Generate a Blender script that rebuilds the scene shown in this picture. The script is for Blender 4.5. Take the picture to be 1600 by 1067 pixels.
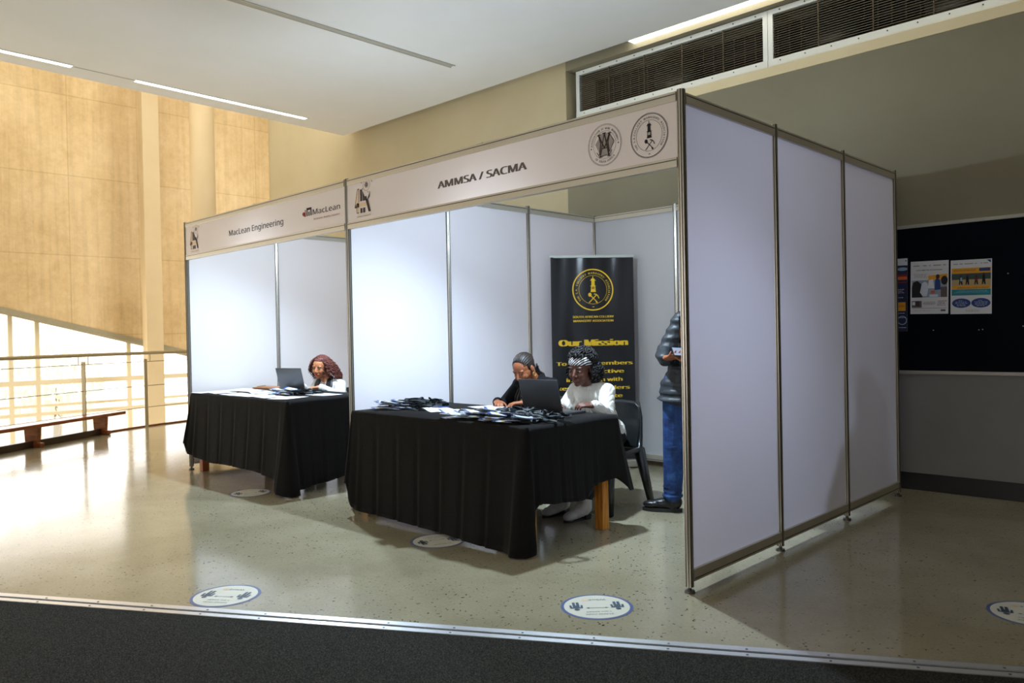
import bpy, bmesh, math, os, random
from mathutils import Vector, Matrix, Euler, noise

for _o in list(bpy.data.objects):
    bpy.data.objects.remove(_o)
SC = bpy.context.scene
COL = SC.collection
R = math.radians
V = Vector

# ------------------------------------------------------------------ camera
cam_data = bpy.data.cameras.new('camera')
cam_data.sensor_width = 36.0
cam_data.lens = 1226.97 / 1600 * 36
cam_data.clip_start = 0.05
cam_data.dof.use_dof = True
cam_data.dof.focus_distance = 5.2
cam_data.dof.aperture_fstop = 3.2
cam = bpy.data.objects.new('camera', cam_data)
COL.objects.link(cam)
cam.location = (2.1146, -3.3885, 1.3038)
cam.rotation_euler = (1.56169, 0.0199116, 0.774998)
SC.camera = cam

# ------------------------------------------------------------------ sky, lights, exposure
SC.view_settings.view_transform = 'Standard'
SC.view_settings.look = 'None'
SC.view_settings.gamma = 1.0
SC.view_settings.use_curve_mapping = False
SC.view_settings.exposure = 0.36
W = bpy.data.worlds.new('overcast_sky')
SC.world = W
W.use_nodes = True
W.node_tree.nodes['Background'].inputs[0].default_value = (1.0, 0.97, 0.92, 1)
W.node_tree.nodes['Background'].inputs[1].default_value = 2.4


def light(name, kind, loc, energy, color=(1, 1, 1), size=0.1, size_y=None, aim=None):
    d = bpy.data.lights.new(name, kind)
    d.energy = energy
    d.color = color
    if kind == 'AREA':
        d.shape = 'RECTANGLE'
        d.size = size
        d.size_y = size_y or size
    else:
        d.shadow_soft_size = size
    o = bpy.data.objects.new(name, d)
    COL.objects.link(o)
    o.location = loc
    if aim is not None:
        o.rotation_euler = (V(aim) - V(loc)).to_track_quat('-Z', 'Y').to_euler()
    return o


# facade glazing daylight, plus added fill lamps behind camera and above the void
light('added_front_fill', 'AREA', (-1.0, -8.4, 1.6), 46, (1.0, 0.93, 0.88), 9.0, 1.5, (-1.0, 0, 1.7))  # added fill lamp, unseen, for ambient light from behind the camera
light('daylight_facade', 'AREA', (-13.2, -1.8, 1.1), 110, (1.0, 0.96, 0.90), 7.5, 2.6, (-6.0, -1.8, 1.9))
light('added_void_fill', 'AREA', (-10.9, 1.0, 8.4), 60, (1.0, 0.86, 0.66), 5.0, 8.0, (-11.4, 1.0, 0))  # added warm lamp below the closed roof, brightens the raked concrete


# ------------------------------------------------------------------ materials
def lin(c):
    return tuple(((x / 255) / 12.92 if x / 255 <= 0.04045 else ((x / 255 + 0.055) / 1.055) ** 2.4) for x in c)


MATS = {}


def mat(name, rgb, rough=0.6, metal=0.0, spec=0.5, coat=0.0, emit=None, sheen=0.0):
    """plain principled; rgb in 0-255 display values"""
    if name in MATS:
        return MATS[name]
    m = bpy.data.materials.new(name)
    m.use_nodes = True
    b = m.node_tree.nodes['Principled BSDF']
    b.inputs['Base Color'].default_value = (*lin(rgb), 1)
    b.inputs['Roughness'].default_value = rough
    b.inputs['Metallic'].default_value = metal
    b.inputs['Specular IOR Level'].default_value = spec
    b.inputs['Coat Weight'].default_value = coat
    b.inputs['Sheen Weight'].default_value = sheen
    if emit:
        b.inputs['Emission Color'].default_value = (*emit[0], 1)
        b.inputs['Emission Strength'].default_value = emit[1]
    MATS[name] = m
    return m


def nodes(m):
    nt = m.node_tree
    return nt, nt.nodes['Principled BSDF']


def tex_coord(nt, kind='Object', scale=(1, 1, 1), rot=(0, 0, 0)):
    tc = nt.nodes.new('ShaderNodeTexCoord')
    mp = nt.nodes.new('ShaderNodeMapping')
    mp.inputs['Scale'].default_value = scale
    mp.inputs['Rotation'].default_value = rot
    nt.links.new(tc.outputs[kind], mp.inputs['Vector'])
    return mp.outputs['Vector']


def noise_tex(nt, vec, scale, detail=4, rough=0.6):
    n = nt.nodes.new('ShaderNodeTexNoise')
    n.inputs['Scale'].default_value = scale
    n.inputs['Detail'].default_value = detail
    n.inputs['Roughness'].default_value = rough
    nt.links.new(vec, n.inputs['Vector'])
    return n.outputs['Fac']


def ramp(nt, fac, stops):
    r = nt.nodes.new('ShaderNodeValToRGB')
    els = r.color_ramp.elements
    while len(els) < len(stops):
        els.new(0.5)
    for e, (p, c) in zip(els, stops):
        e.position = p
        e.color = (*lin(c), 1) if max(c) > 1.001 else (*c, 1)
    nt.links.new(fac, r.inputs['Fac'])
    return r.outputs['Color']


def mix(nt, fac, a, b, mode='MIX'):
    n = nt.nodes.new('ShaderNodeMix')
    n.data_type = 'RGBA'
    n.blend_type = mode
    for s, v in ((n.inputs[0], fac), (n.inputs[6], a), (n.inputs[7], b)):
        if isinstance(v, (int, float)):
            s.default_value = v
        elif isinstance(v, tuple):
            s.default_value = (*v, 1) if len(v) == 3 else v
        else:
            nt.links.new(v, s)
    return n.outputs[2]


def bump(nt, b, height, strength, dist=0.01):
    n = nt.nodes.new('ShaderNodeBump')
    n.inputs['Strength'].default_value = strength
    n.inputs['Distance'].default_value = dist
    nt.links.new(height, n.inputs['Height'])
    nt.links.new(n.outputs['Normal'], b.inputs['Normal'])


def setcol(nt, b, out):
    nt.links.new(out, b.inputs['Base Color'])


# polished concrete floor: grey-buff paste, mottling, dark aggregate chips
m_floor = mat('polished_concrete', (150, 140, 112), rough=0.16, spec=0.55)
nt, b = nodes(m_floor)
vec = tex_coord(nt)
n1 = noise_tex(nt, vec, 0.9, 5, 0.65)
c1 = ramp(nt, n1, [(0.3, (142, 133, 107)), (0.55, (166, 158, 131)), (0.75, (178, 171, 148))])
n2 = noise_tex(nt, vec, 70, 3, 0.7)
c2 = mix(nt, 0.16, c1, ramp(nt, n2, [(0.35, (108, 98, 74)), (0.6, (184, 176, 152))]))
vo = nt.nodes.new('ShaderNodeTexVoronoi')
vo.inputs['Scale'].default_value = 52
vo.inputs['Randomness'].default_value = 1
wob = nt.nodes.new('ShaderNodeTexNoise')
wob.inputs['Scale'].default_value = 60
nt.links.new(vec, wob.inputs['Vector'])
adv = nt.nodes.new('ShaderNodeVectorMath')
adv.operation = 'MULTIPLY_ADD'
adv.inputs[1].default_value = (0.028, 0.028, 0)
nt.links.new(wob.outputs['Color'], adv.inputs[0])
nt.links.new(vec, adv.inputs[2])
vo.distance = 'MANHATTAN'
nt.links.new(adv.outputs[0], vo.inputs['Vector'])
chip = nt.nodes.new('ShaderNodeMath')
chip.operation = 'LESS_THAN'
chip.inputs[1].default_value = 0.36
nt.links.new(vo.outputs['Distance'], chip.inputs[0])
pick = nt.nodes.new('ShaderNodeSeparateColor')
nt.links.new(vo.outputs['Color'], pick.inputs[0])
sel = nt.nodes.new('ShaderNodeMath')
sel.operation = 'GREATER_THAN'
sel.inputs[1].default_value = 0.70
nt.links.new(pick.outputs[0], sel.inputs[0])
patch = nt.nodes.new('ShaderNodeMath')
patch.operation = 'MULTIPLY'
nt.links.new(chip.outputs[0], patch.inputs[0])
nt.links.new(sel.outputs[0], patch.inputs[1])
dens = ramp(nt, noise_tex(nt, vec, 0.8, 2), [(0.36, (0.2, 0.2, 0.2)), (0.56, (1.0, 1.0, 1.0))])
pk = mix(nt, 1.0, patch.outputs[0], dens, 'MULTIPLY')
setcol(nt, b, mix(nt, pk, c2, lin((52, 54, 50))))
rr = nt.nodes.new('ShaderNodeMapRange')
rr.inputs['To Min'].default_value = 0.07
rr.inputs['To Max'].default_value = 0.2
nt.links.new(noise_tex(nt, vec, 2.2, 4), rr.inputs['Value'])
nt.links.new(rr.outputs[0], b.inputs['Roughness'])

m_carpet = mat('charcoal_carpet', (58, 58, 54), rough=1.0, spec=0.1)
nt, b = nodes(m_carpet)
vec = tex_coord(nt)
nz = noise_tex(nt, vec, 190, 2, 0.8)
setcol(nt, b, ramp(nt, nz, [(0.32, (22, 22, 21)), (0.5, (44, 43, 40)), (0.7, (92, 90, 82))]))
bump(nt, b, nz, 0.9, 0.006)

m_concrete = mat('board_marked_concrete', (205, 172, 118), rough=0.85, spec=0.2)
nt, b = nodes(m_concrete)
vec = tex_coord(nt)
a1 = noise_tex(nt, vec, 0.7, 6, 0.65)
cc = ramp(nt, a1, [(0.28, (190, 162, 116)), (0.5, (216, 190, 144)), (0.72, (232, 210, 168))])
vs = tex_coord(nt, 'Object', (1, 7, 0.28))
a2 = noise_tex(nt, vs, 1.4, 5, 0.7)
cc = mix(nt, 0.2, cc, ramp(nt, a2, [(0.38, (148, 114, 70)), (0.55, (214, 182, 128))]))
fine = noise_tex(nt, vec, 9, 4, 0.75)
cc = mix(nt, 0.12, cc, ramp(nt, fine, [(0.35, (140, 112, 76)), (0.6, (232, 206, 160))]))
# horizontal pour line and vertical board joints
br = nt.nodes.new('ShaderNodeTexBrick')
br.offset = 0.0
br.inputs['Scale'].default_value = 1.0
br.inputs['Mortar Size'].default_value = 0.012
br.inputs['Mortar Smooth'].default_value = 1.0
br.inputs['Brick Width'].default_value = 1.22
br.inputs['Row Height'].default_value = 1.45
br.inputs['Color1'].default_value = (1, 1, 1, 1)
br.inputs['Color2'].default_value = (0.94, 0.94, 0.94, 1)
br.inputs['Mortar'].default_value = (0.66, 0.62, 0.55, 1)
nt.links.new(tex_coord(nt, 'Object', (1, 1, 1), (R(90), 0, R(90))), br.inputs['Vector'])
sw = nt.nodes.new('ShaderNodeSeparateXYZ')
cb = nt.nodes.new('ShaderNodeCombineXYZ')
tcn = nt.nodes.new('ShaderNodeTexCoord')
nt.links.new(tcn.outputs['Object'], sw.inputs[0])
nt.links.new(sw.outputs['Y'], cb.inputs['X'])
nt.links.new(sw.outputs['Z'], cb.inputs['Y'])
nt.links.new(cb.outputs[0], br.inputs['Vector'])
cc = mix(nt, 0.75, cc, br.outputs['Color'], 'MULTIPLY')
setcol(nt, b, cc)
bump(nt, b, fine, 0.25, 0.01)


def plaster(name, rgb, rgb2, rough=0.8, sc=1.2):
    m = mat(name, rgb, rough, spec=0.25)
    nt, b = nodes(m)
    vec = tex_coord(nt)
    setcol(nt, b, ramp(nt, noise_tex(nt, vec, sc, 4), [(0.35, rgb), (0.65, rgb2)]))
    bump(nt, b, noise_tex(nt, vec, 120, 2), 0.06, 0.003)
    return m


m_beige = plaster('beige_wall_paint', (186, 172, 138), (192, 179, 146))
m_olive = plaster('grey_beige_wall_paint', (136, 128, 105), (142, 135, 112))
m_ceil = plaster('white_ceiling_paint', (236, 235, 230), (239, 238, 234), 0.9)
m_cream = plaster('cream_strip', (226, 208, 164), (232, 215, 172))
m_column = plaster('buff_column_paint', (208, 186, 146), (214, 194, 155))
m_greyband = plaster('shade_grey_edge', (150, 142, 116), (158, 150, 124))  # grey-green puts the edge strip's shade into its colour
m_black_skirt = mat('black_skirting', (18, 18, 18), 0.5)
m_slab = mat('slab_concrete', (196, 186, 160), 0.8)
m_white_frame = mat('white_painted_metal', (226, 228, 220), 0.45)
m_cream_frame = mat('cream_window_frame', (228, 212, 176), 0.5)


def glass(name, tint=(1, 1, 1), gloss=0.08):
    m = bpy.data.materials.new(name)
    m.use_nodes = True
    nt = m.node_tree
    nt.nodes.clear()
    out = nt.nodes.new('ShaderNodeOutputMaterial')
    mx = nt.nodes.new('ShaderNodeMixShader')
    tr = nt.nodes.new('ShaderNodeBsdfTransparent')
    gl = nt.nodes.new('ShaderNodeBsdfGlossy')
    gl.inputs['Roughness'].default_value = 0.02
    tr.inputs[0].default_value = (*tint, 1)
    mx.inputs[0].default_value = gloss
    nt.links.new(tr.outputs[0], mx.inputs[1])
    nt.links.new(gl.outputs[0], mx.inputs[2])
    nt.links.new(mx.outputs[0], out.inputs[0])
    MATS[name] = m
    return m


m_glass = glass('window_glass')
m_pouch = glass('clear_plastic_pouch', gloss=0.08)
m_alu = mat('anodised_aluminium', (196, 190, 178), 0.32, 0.85)
m_alu_dark = mat('aluminium_groove', (86, 84, 80), 0.45, 0.7)
m_rail = mat('aluminium_rail', (204, 198, 184), 0.42, 0.55)
m_nosing = mat('nosing_aluminium', (226, 228, 230), 0.3, 0.7)
m_nosing_groove = mat('nosing_groove_rubber', (52, 58, 62), 0.6)
m_panel = mat('white_laminate_panel', (226, 226, 228), 0.45, spec=0.4)
m_fascia = mat('fascia_vinyl', (240, 228, 222), 0.5)


def lets_light_through(m, share, rgb):
    """thin sheet: part of the light falling on one side comes out of the other"""
    nt, b = nodes(m)
    tl = nt.nodes.new('ShaderNodeBsdfTranslucent')
    tl.inputs[0].default_value = (*lin(rgb), 1)
    mx = nt.nodes.new('ShaderNodeMixShader')
    mx.inputs[0].default_value = share
    nt.links.new(b.outputs[0], mx.inputs[1])
    nt.links.new(tl.outputs[0], mx.inputs[2])
    nt.links.new(mx.outputs[0], nt.nodes['Material Output'].inputs[0])


lets_light_through(m_panel, 0.27, (224, 216, 236))
lets_light_through(m_fascia, 0.05, (240, 222, 216))
m_wood = mat('pine_leg_wood', (200, 128, 40), 0.45)
nt, b = nodes(m_wood)
vv = tex_coord(nt, 'Object', (30, 30, 2))
setcol(nt, b, ramp(nt, noise_tex(nt, vv, 2, 4), [(0.35, (170, 92, 22)), (0.6, (216, 148, 56))]))
m_wood_red = mat('reddish_leg_wood', (150, 76, 34), 0.5)
m_bench = mat('stained_bench_wood', (132, 70, 36), 0.3)
nt, b = nodes(m_bench)
vv = tex_coord(nt, 'Object', (3, 3, 26))
setcol(nt, b, ramp(nt, noise_tex(nt, vv, 2, 4), [(0.35, (104, 52, 26)), (0.62, (158, 88, 46))]))
m_cloth = mat('black_tablecloth', (18, 17, 17), 0.9, spec=0.15, sheen=0.04)
nt, b = nodes(m_cloth)
vv = tex_coord(nt)
setcol(nt, b, ramp(nt, noise_tex(nt, vv, 160, 2), [(0.35, (13, 12, 12)), (0.65, (25, 23, 22))]))
bump(nt, b, noise_tex(nt, vv, 7, 4), 0.25, 0.02)
m_blackplastic = mat('black_chair_plastic', (26, 29, 30), 0.3, spec=0.6)
m_laptop = mat('grey_laptop_lid', (92, 94, 98), 0.34, 0.75)
m_laptop_dark = mat('laptop_black', (20, 20, 22), 0.4)
m_screen = mat('laptop_screen', (40, 50, 70), 0.2, emit=((0.5, 0.62, 0.8), 0.5))
m_paper = mat('white_paper', (240, 241, 244), 0.8)
m_strap = mat('black_lanyard_ribbon', (36, 42, 46), 0.62, spec=0.4)
m_card = mat('badge_card', (222, 230, 242), 0.35)
m_tube = mat('lit_tube', (255, 255, 255), 0.5, emit=((1.0, 0.96, 0.86), 5.0))
m_tube_off = mat('unlit_tube_cover', (176, 176, 168), 0.5)
m_black = mat('black_print', (24, 20, 20), 0.7)
m_greyprint = mat('grey_print', (104, 92, 88), 0.7)
m_ltgrey = mat('light_grey_print', (168, 158, 154), 0.7)
m_brown = mat('brown_print', (66, 50, 46), 0.7)
m_tan = mat('tan_print', (236, 206, 170), 0.7)
m_redprint = mat('red_print', (140, 40, 36), 0.7)
m_yellow = mat('yellow_print', (250, 208, 46), 0.5)
m_blueprint = mat('blue_print', (30, 62, 130), 0.6)
m_teal = mat('teal_print', (26, 140, 150), 0.6)
m_amber = mat('amber_print', (240, 168, 30), 0.6)
m_skyprint = mat('pale_blue_print', (150, 190, 210), 0.6)
m_greenprint = mat('leaf_green_print', (92, 120, 70), 0.6)
m_navy = mat('navy_board_felt', (14, 17, 26), 0.95, spec=0.1)
m_banner = mat('black_banner_vinyl', (26, 26, 30), 0.28, spec=0.55)
m_duct = mat('galvanised_duct', (84, 82, 70), 0.4, 0.6)
m_dark = mat('plenum_shade_dark', (30, 26, 20), 0.9)
m_slat = mat('bronze_louvre_slat', (88, 76, 54), 0.45, 0.4)
m_sticker = mat('sticker_vinyl', (226, 224, 208), 0.35)
m_stickrim = mat('sticker_blue_rim', (84, 100, 146), 0.35)
m_stickprint = mat('sticker_slate_print', (62, 82, 98), 0.4)
m_steel = mat('stainless_steel', (196, 188, 170), 0.35, 0.8)
m_cable = mat('steel_wire', (120, 108, 84), 0.4, 0.6)


# ------------------------------------------------------------------ mesh helpers
def link(name, bm, m, parent=None, smooth=False, kind=None):
    me = bpy.data.meshes.new(name)
    bm.normal_update()
    bm.to_mesh(me)
    bm.free()
    return link_mesh(name, me, m, parent, smooth, kind)


def link_mesh(name, me, m, parent=None, smooth=False, kind=None):
    for x in (m if isinstance(m, (list, tuple)) else [m]):
        me.materials.append(x)
    if smooth:
        me.polygons.foreach_set('use_smooth', [True] * len(me.polygons))
    o = bpy.data.objects.new(name, me)
    COL.objects.link(o)
    if parent is not None:
        o.parent = parent
    if kind:
        o['kind'] = kind
    return o


def thing(name, label, cat, loc=(0, 0, 0), rz=0.0, group=None):
    o = bpy.data.objects.new(name, None)
    o.empty_display_size = 0.05
    COL.objects.link(o)
    o.location = loc
    o.rotation_euler = (0, 0, rz)
    return tag(o, label, cat, group)


def tag(o, label, cat, group=None):
    o['label'] = label
    o['category'] = cat
    if group:
        o['group'] = group
    return o


def struct(name, bm, m, smooth=False):
    return link(name, bm, m, None, smooth, 'structure')


def local(t):
    """matrix taking world points into the thing's own frame"""
    return (Matrix.Translation(t.location) @ Euler(t.rotation_euler).to_matrix().to_4x4()).inverted()


def box(bm, lo, hi, bev=0.0, M=None):
    lo, hi = V(lo), V(hi)
    r = bmesh.ops.create_cube(bm, size=1)
    vs = r['verts']
    for v in vs:
        v.co = V(((v.co.x + .5) * (hi.x - lo.x) + lo.x, (v.co.y + .5) * (hi.y - lo.y) + lo.y, (v.co.z + .5) * (hi.z - lo.z) + lo.z))
    if bev > 0:
        es = list({e for v in vs for e in v.link_edges})
        g = bmesh.ops.bevel(bm, geom=es, offset=bev, segments=2, affect='EDGES', profile=0.6)
        vs = list({v for f in g['faces'] for v in f.verts} | {v for v in vs if v.is_valid})
    if M is not None:
        bmesh.ops.transform(bm, matrix=M, verts=vs)
    return vs


def cyl(bm, p0, p1, r0, r1=None, seg=16, caps=True):
    p0, p1 = V(p0), V(p1)
    r1 = r0 if r1 is None else r1
    d = p1 - p0
    M = Matrix.Translation((p0 + p1) / 2) @ d.to_track_quat('Z', 'Y').to_matrix().to_4x4()
    return bmesh.ops.create_cone(bm, cap_ends=caps, segments=seg, radius1=r0, radius2=r1, depth=d.length, matrix=M)['verts']


def ell(bm, c, r, rot=None, seg=16):
    r = (r, r, r) if isinstance(r, (int, float)) else r
    M = Matrix.Translation(c)
    if rot is not None:
        M = M @ rot.to_4x4()
    M = M @ Matrix.Diagonal((*r, 1))
    return bmesh.ops.create_uvsphere(bm, u_segments=seg, v_segments=max(8, seg * 2 // 3), radius=1, matrix=M)['verts']


def cap(bm, p0, p1, r0, r1=None, seg=14):
    r1 = r0 if r1 is None else r1
    p0, p1 = V(p0), V(p1)
    vs = list(ell(bm, p0, r0, seg=seg)) + list(ell(bm, p1, r1, seg=seg))
    if (p1 - p0).length > 1e-5:
        vs += list(cyl(bm, p0, p1, r0, r1, seg))
    return vs


def tube(bm, pts, r, seg=8, closed=False):
    pts = [V(p) for p in pts]
    n = len(pts)
    rs = r if isinstance(r, (list, tuple)) else [r] * n
    rings = []
    up = V((0, 0, 1))
    for i, p in enumerate(pts):
        t = (pts[min(i + 1, n - 1)] - pts[max(i - 1, 0)])
        t = t.normalized() if t.length > 1e-9 else V((0, 0, 1))
        a = t.cross(up)
        if a.length < 1e-3:
            a = t.cross(V((1, 0, 0)))
        a.normalize()
        c = t.cross(a).normalized()
        rings.append([bm.verts.new(p + (a * math.cos(k * 2 * math.pi / seg) + c * math.sin(k * 2 * math.pi / seg)) * rs[i]) for k in range(seg)])
    for i in range(n - 1):
        for k in range(seg):
            bm.faces.new((rings[i][k], rings[i][(k + 1) % seg], rings[i + 1][(k + 1) % seg], rings[i + 1][k]))
    bm.faces.new(list(reversed(rings[0])))
    bm.faces.new(rings[-1])


def prism(bm, poly, z0, z1, M=None):
    """closed 2-D outline extruded from z0 to z1"""
    a = [bm.verts.new((x, y, z0)) for x, y in poly]
    c = [bm.verts.new((x, y, z1)) for x, y in poly]
    n = len(poly)
    bm.faces.new(list(reversed(a)))
    bm.faces.new(c)
    for i in range(n):
        bm.faces.new((a[i], a[(i + 1) % n], c[(i + 1) % n], c[i]))
    if M is not None:
        bmesh.ops.transform(bm, matrix=M, verts=a + c)
    return a + c


def bake(bm, mods):
    """apply modifiers to a bmesh and hand back a mesh"""
    me = bpy.data.meshes.new('bake')
    bm.to_mesh(me)
    bm.free()
    o = bpy.data.objects.new('bake', me)
    COL.objects.link(o)
    for kind, props in mods:
        md = o.modifiers.new(kind, kind)
        for k, v in props.items():
            setattr(md, k, v)
    dg = bpy.context.evaluated_depsgraph_get()
    out = bpy.data.meshes.new_from_object(o.evaluated_get(dg))
    bpy.data.objects.remove(o)
    bpy.data.meshes.remove(me)
    return out


def fuse(bm, voxel, smooth=4, factor=0.5, extra=()):
    return bake(bm, [('REMESH', dict(mode='VOXEL', voxel_size=voxel)), ('SMOOTH', dict(factor=factor, iterations=smooth))] + list(extra))


# ------------------------------------------------------------------ print: flat shapes and letters laid on a surface
_glyph = {}
try:            # the plain grotesque that ships with Blender; its built-in face otherwise
    SANS = bpy.data.fonts.load(os.path.join(bpy.utils.system_resource('DATAFILES'), 'fonts', 'NotoSansMath-Regular.woff2'))
except Exception:
    SANS = None


def text_polys(s, bold=0.0):
    key = (s, bold)
    if key not in _glyph:
        cu = bpy.data.curves.new('t', 'FONT')
        cu.body = s
        cu.size = 1
        cu.offset = bold
        cu.resolution_u = 2
        if SANS:
            cu.font = SANS
        o = bpy.data.objects.new('t', cu)
        COL.objects.link(o)
        dg = bpy.context.evaluated_depsgraph_get()
        me = bpy.data.meshes.new_from_object(o.evaluated_get(dg))
        vs = [(v.co.x, v.co.y) for v in me.vertices]
        fs = [tuple(p.vertices) for p in me.polygons]
        bpy.data.objects.remove(o)
        bpy.data.curves.remove(cu)
        bpy.data.meshes.remove(me)
        _glyph[key] = (vs, fs)
    return _glyph[key]


class Print:
    """flat artwork in (u, v) metres on a plane given by a matrix (x = u, y = v, z = out of the surface)"""

    def __init__(self, M):
        self.M = M
        self.bm = bmesh.new()
        self.mats = []
        self.layer = 0

    def _idx(self, m):
        if m not in self.mats:
            self.mats.append(m)
        return self.mats.index(m)

    def _add(self, vs, fs, m, z):
        vv = [self.bm.verts.new(self.M @ V((x, y, z))) for x, y in vs]
        i = self._idx(m)
        for f in fs:
            try:
                nf = self.bm.faces.new([vv[k] for k in f])
                nf.material_index = i
            except ValueError:
                pass

    def z(self, lift):
        return 0.0009 + 0.0006 * lift

    def poly(self, pts, m, lift=0):
        self._add(pts, [tuple(range(len(pts)))], m, self.z(lift))

    def rect(self, x0, y0, x1, y1, m, lift=0):
        self.poly([(x0, y0), (x1, y0), (x1, y1), (x0, y1)], m, lift)

    def disc(self, cx, cy, rx, ry, m, lift=0, n=40):
        self.poly([(cx + rx * math.cos(i * 2 * math.pi / n), cy + ry * math.sin(i * 2 * math.pi / n)) for i in range(n)], m, lift)

    def ring(self, cx, cy, r0, r1, m, lift=0, n=56):
        vs, fs = [], []
        for i in range(n):
            a = i * 2 * math.pi / n
            vs += [(cx + r0 * math.cos(a), cy + r0 * math.sin(a)), (cx + r1 * math.cos(a), cy + r1 * math.sin(a))]
            j = (i + 1) % n
            fs.append((2 * i, 2 * i + 1, 2 * j + 1, 2 * j))
        self._add(vs, fs, m, self.z(lift))

    def line(self, pts, w, m, lift=0):
        for (x0, y0), (x1, y1) in zip(pts[:-1], pts[1:]):
            dx, dy = x1 - x0, y1 - y0
            L = math.hypot(dx, dy) or 1
            nx, ny = -dy / L * w / 2, dx / L * w / 2
            self.poly([(x0 - nx, y0 - ny), (x1 - nx, y1 - ny), (x1 + nx, y1 + ny), (x0 + nx, y0 + ny)], m, lift)

    def text(self, s, cx, cy, m, width=None, cap=None, bold=0.0, align='C', lift=0, rot=0.0):
        """cy = baseline; cap = capital height; width = full width (squeezes if both are given)"""
        vs, fs = text_polys(s)
        if not vs:
            return
        x0, x1 = min(v[0] for v in vs), max(v[0] for v in vs)
        caph = 0.72
        sy = cap / caph if cap else width / (x1 - x0)
        sx = width / (x1 - x0) if width else sy
        off = {'C': (x0 + x1) / 2, 'L': x0, 'R': x1}[align]
        ca, sa = math.cos(rot), math.sin(rot)
        for q, sh in enumerate((0,) if not bold else (-bold, 0, bold)):
            out = []
            for x, y in vs:
                px, py = (x - off + sh * 0.8) * sx, y * sy
                out.append((cx + px * ca - py * sa, cy + px * sa + py * ca))
            self._add(out, fs, m, self.z(lift) + 0.00002 * q)

    def arc_text(self, s, cx, cy, r, m, a0, a1, cap, bold=0.0, inward=False, lift=0):
        """letters spread between angles a0..a1 (degrees, counter-clockwise from +x); read clockwise, or along the foot if inward"""
        ws = []
        for ch in s:
            vs = text_polys(ch)[0] if ch != ' ' else []
            ws.append((max(v[0] for v in vs) - min(v[0] for v in vs) + 0.16) if vs else 0.42)
        tot, run = sum(ws), 0.0
        arc = abs(R(a1 - a0)) * r
        for ch, w in zip(s, ws):
            a = R(a0 + (a1 - a0) * (run + w / 2) / tot)
            run += w
            if ch == ' ':
                continue
            rot = a + (R(90) if inward else -R(90))
            self.text(ch, cx + r * math.cos(a), cy + r * math.sin(a), m, cap=cap, width=(w - 0.16) / tot * arc if ch not in "'." else None, bold=bold, rot=rot, lift=lift)

    def link(self, name, parent, kind=None):
        return link(name, self.bm, self.mats, parent, False, kind)


def facing(origin, u, v):
    u, v = V(u).normalized(), V(v).normalized()
    n = u.cross(v)
    return Matrix(((u.x, v.x, n.x, origin[0]), (u.y, v.y, n.y, origin[1]), (u.z, v.z, n.z, origin[2]), (0, 0, 0, 1)))


def wpart(name, bm, m, t, smooth=False):
    """a part of thing t whose shape was laid out in world coordinates"""
    bmesh.ops.transform(bm, matrix=local(t), verts=bm.verts)
    return link(name, bm, m, t, smooth)


# ------------------------------------------------------------------ floor, carpet, nosing
EDGE = [(-7.0, -8.5), (-8.1, -2.7), (-9.0, -1.15), (-10.05, 0.55), (-10.5, 1.55), (-10.75, 2.6), (-10.8, 3.95)]
bm = bmesh.new()
prism(bm, EDGE[::-1] + [(5.5, -8.5), (5.5, 3.95)][::1], -0.32, 0.0)
bmesh.ops.recalc_face_normals(bm, faces=bm.faces)
struct('floor', bm, m_floor)

NA, ND = V((-2.596, -2.374)), V((0.8605, 0.5095)).normalized()
NN = V((ND.y, -ND.x))          # towards the camera side


def nos(t, w):
    p = NA + ND * t + NN * w
    return (p.x, p.y)


bm = bmesh.new()
prism(bm, [nos(-5.2, 0.05), (-6.9, -8.45), (5.45, -8.45), nos(9.3, 0.05)], 0.0003, 0.009)
bmesh.ops.recalc_face_normals(bm, faces=bm.faces)
struct('floor_carpet', bm, m_carpet)


def nosing_strip(bm, w0, w1, h):
    prism(bm, [nos(-5.2, w1), nos(9.3, w1), nos(9.3, w0), nos(-5.2, w0)], 0.0004, h)


bm = bmesh.new()
nosing_strip(bm, -0.045, -0.004, 0.013)
nosing_strip(bm, 0.018, 0.054, 0.013)
bmesh.ops.recalc_face_normals(bm, faces=bm.faces)
nosing = struct('trim_1', bm, m_nosing)
bm = bmesh.new()
nosing_strip(bm, -0.004, 0.018, 0.007)
bmesh.ops.recalc_face_normals(bm, faces=bm.faces)
link('groove', bm, m_nosing_groove, nosing)
bm = bmesh.new()
for i in range(46):
    for w in (-0.018, 0.038):
        x, y = nos(-5 + i * 0.31, w)
        cyl(bm, (x, y, 0.0125), (x, y, 0.0142), 0.0055, seg=8)
link('screw', bm, m_alu_dark, nosing)

# ------------------------------------------------------------------ back wall with the louvre recess
YW = 3.33
bm = bmesh.new()
box(bm, (-10.1, YW, 0), (-3.55, 3.95, 9))
cyl(bm, (-10.1, 3.64, -3.2), (-10.1, 3.64, 9), 0.31, seg=40)
struct('wall_back', bm, m_beige, True).data.shade_flat()
bm = bmesh.new()
box(bm, (-3.55, YW, 0), (5.5, 3.95, 3.655))
box(bm, (-3.55, YW, 4.215), (5.5, 3.95, 5.2))
box(bm, (-3.55, YW + 0.55, 3.655), (5.5, 3.95, 4.215))
struct('wall_back_right', bm, m_olive)
bm = bmesh.new()
box(bm, (-3.5, YW - 0.010, 3.572), (5.5, YW + 0.07, 3.658), 0.004)
struct('trim_2', bm, m_cream)  # cream strip along the foot of the louvre recess
bm = bmesh.new()
box(bm, (-2.9, YW - 0.012, 0.0), (5.5, YW, 0.135), 0.003)
struct('baseboard_back', bm, m_black_skirt)
m_dado = plaster('grey_dado_paint', (138, 137, 134), (144, 143, 140))
bm = bmesh.new()
box(bm, (-2.9, YW - 0.004, 0.135), (5.5, YW, 0.94))
struct('trim_3', bm, m_dado)

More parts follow.
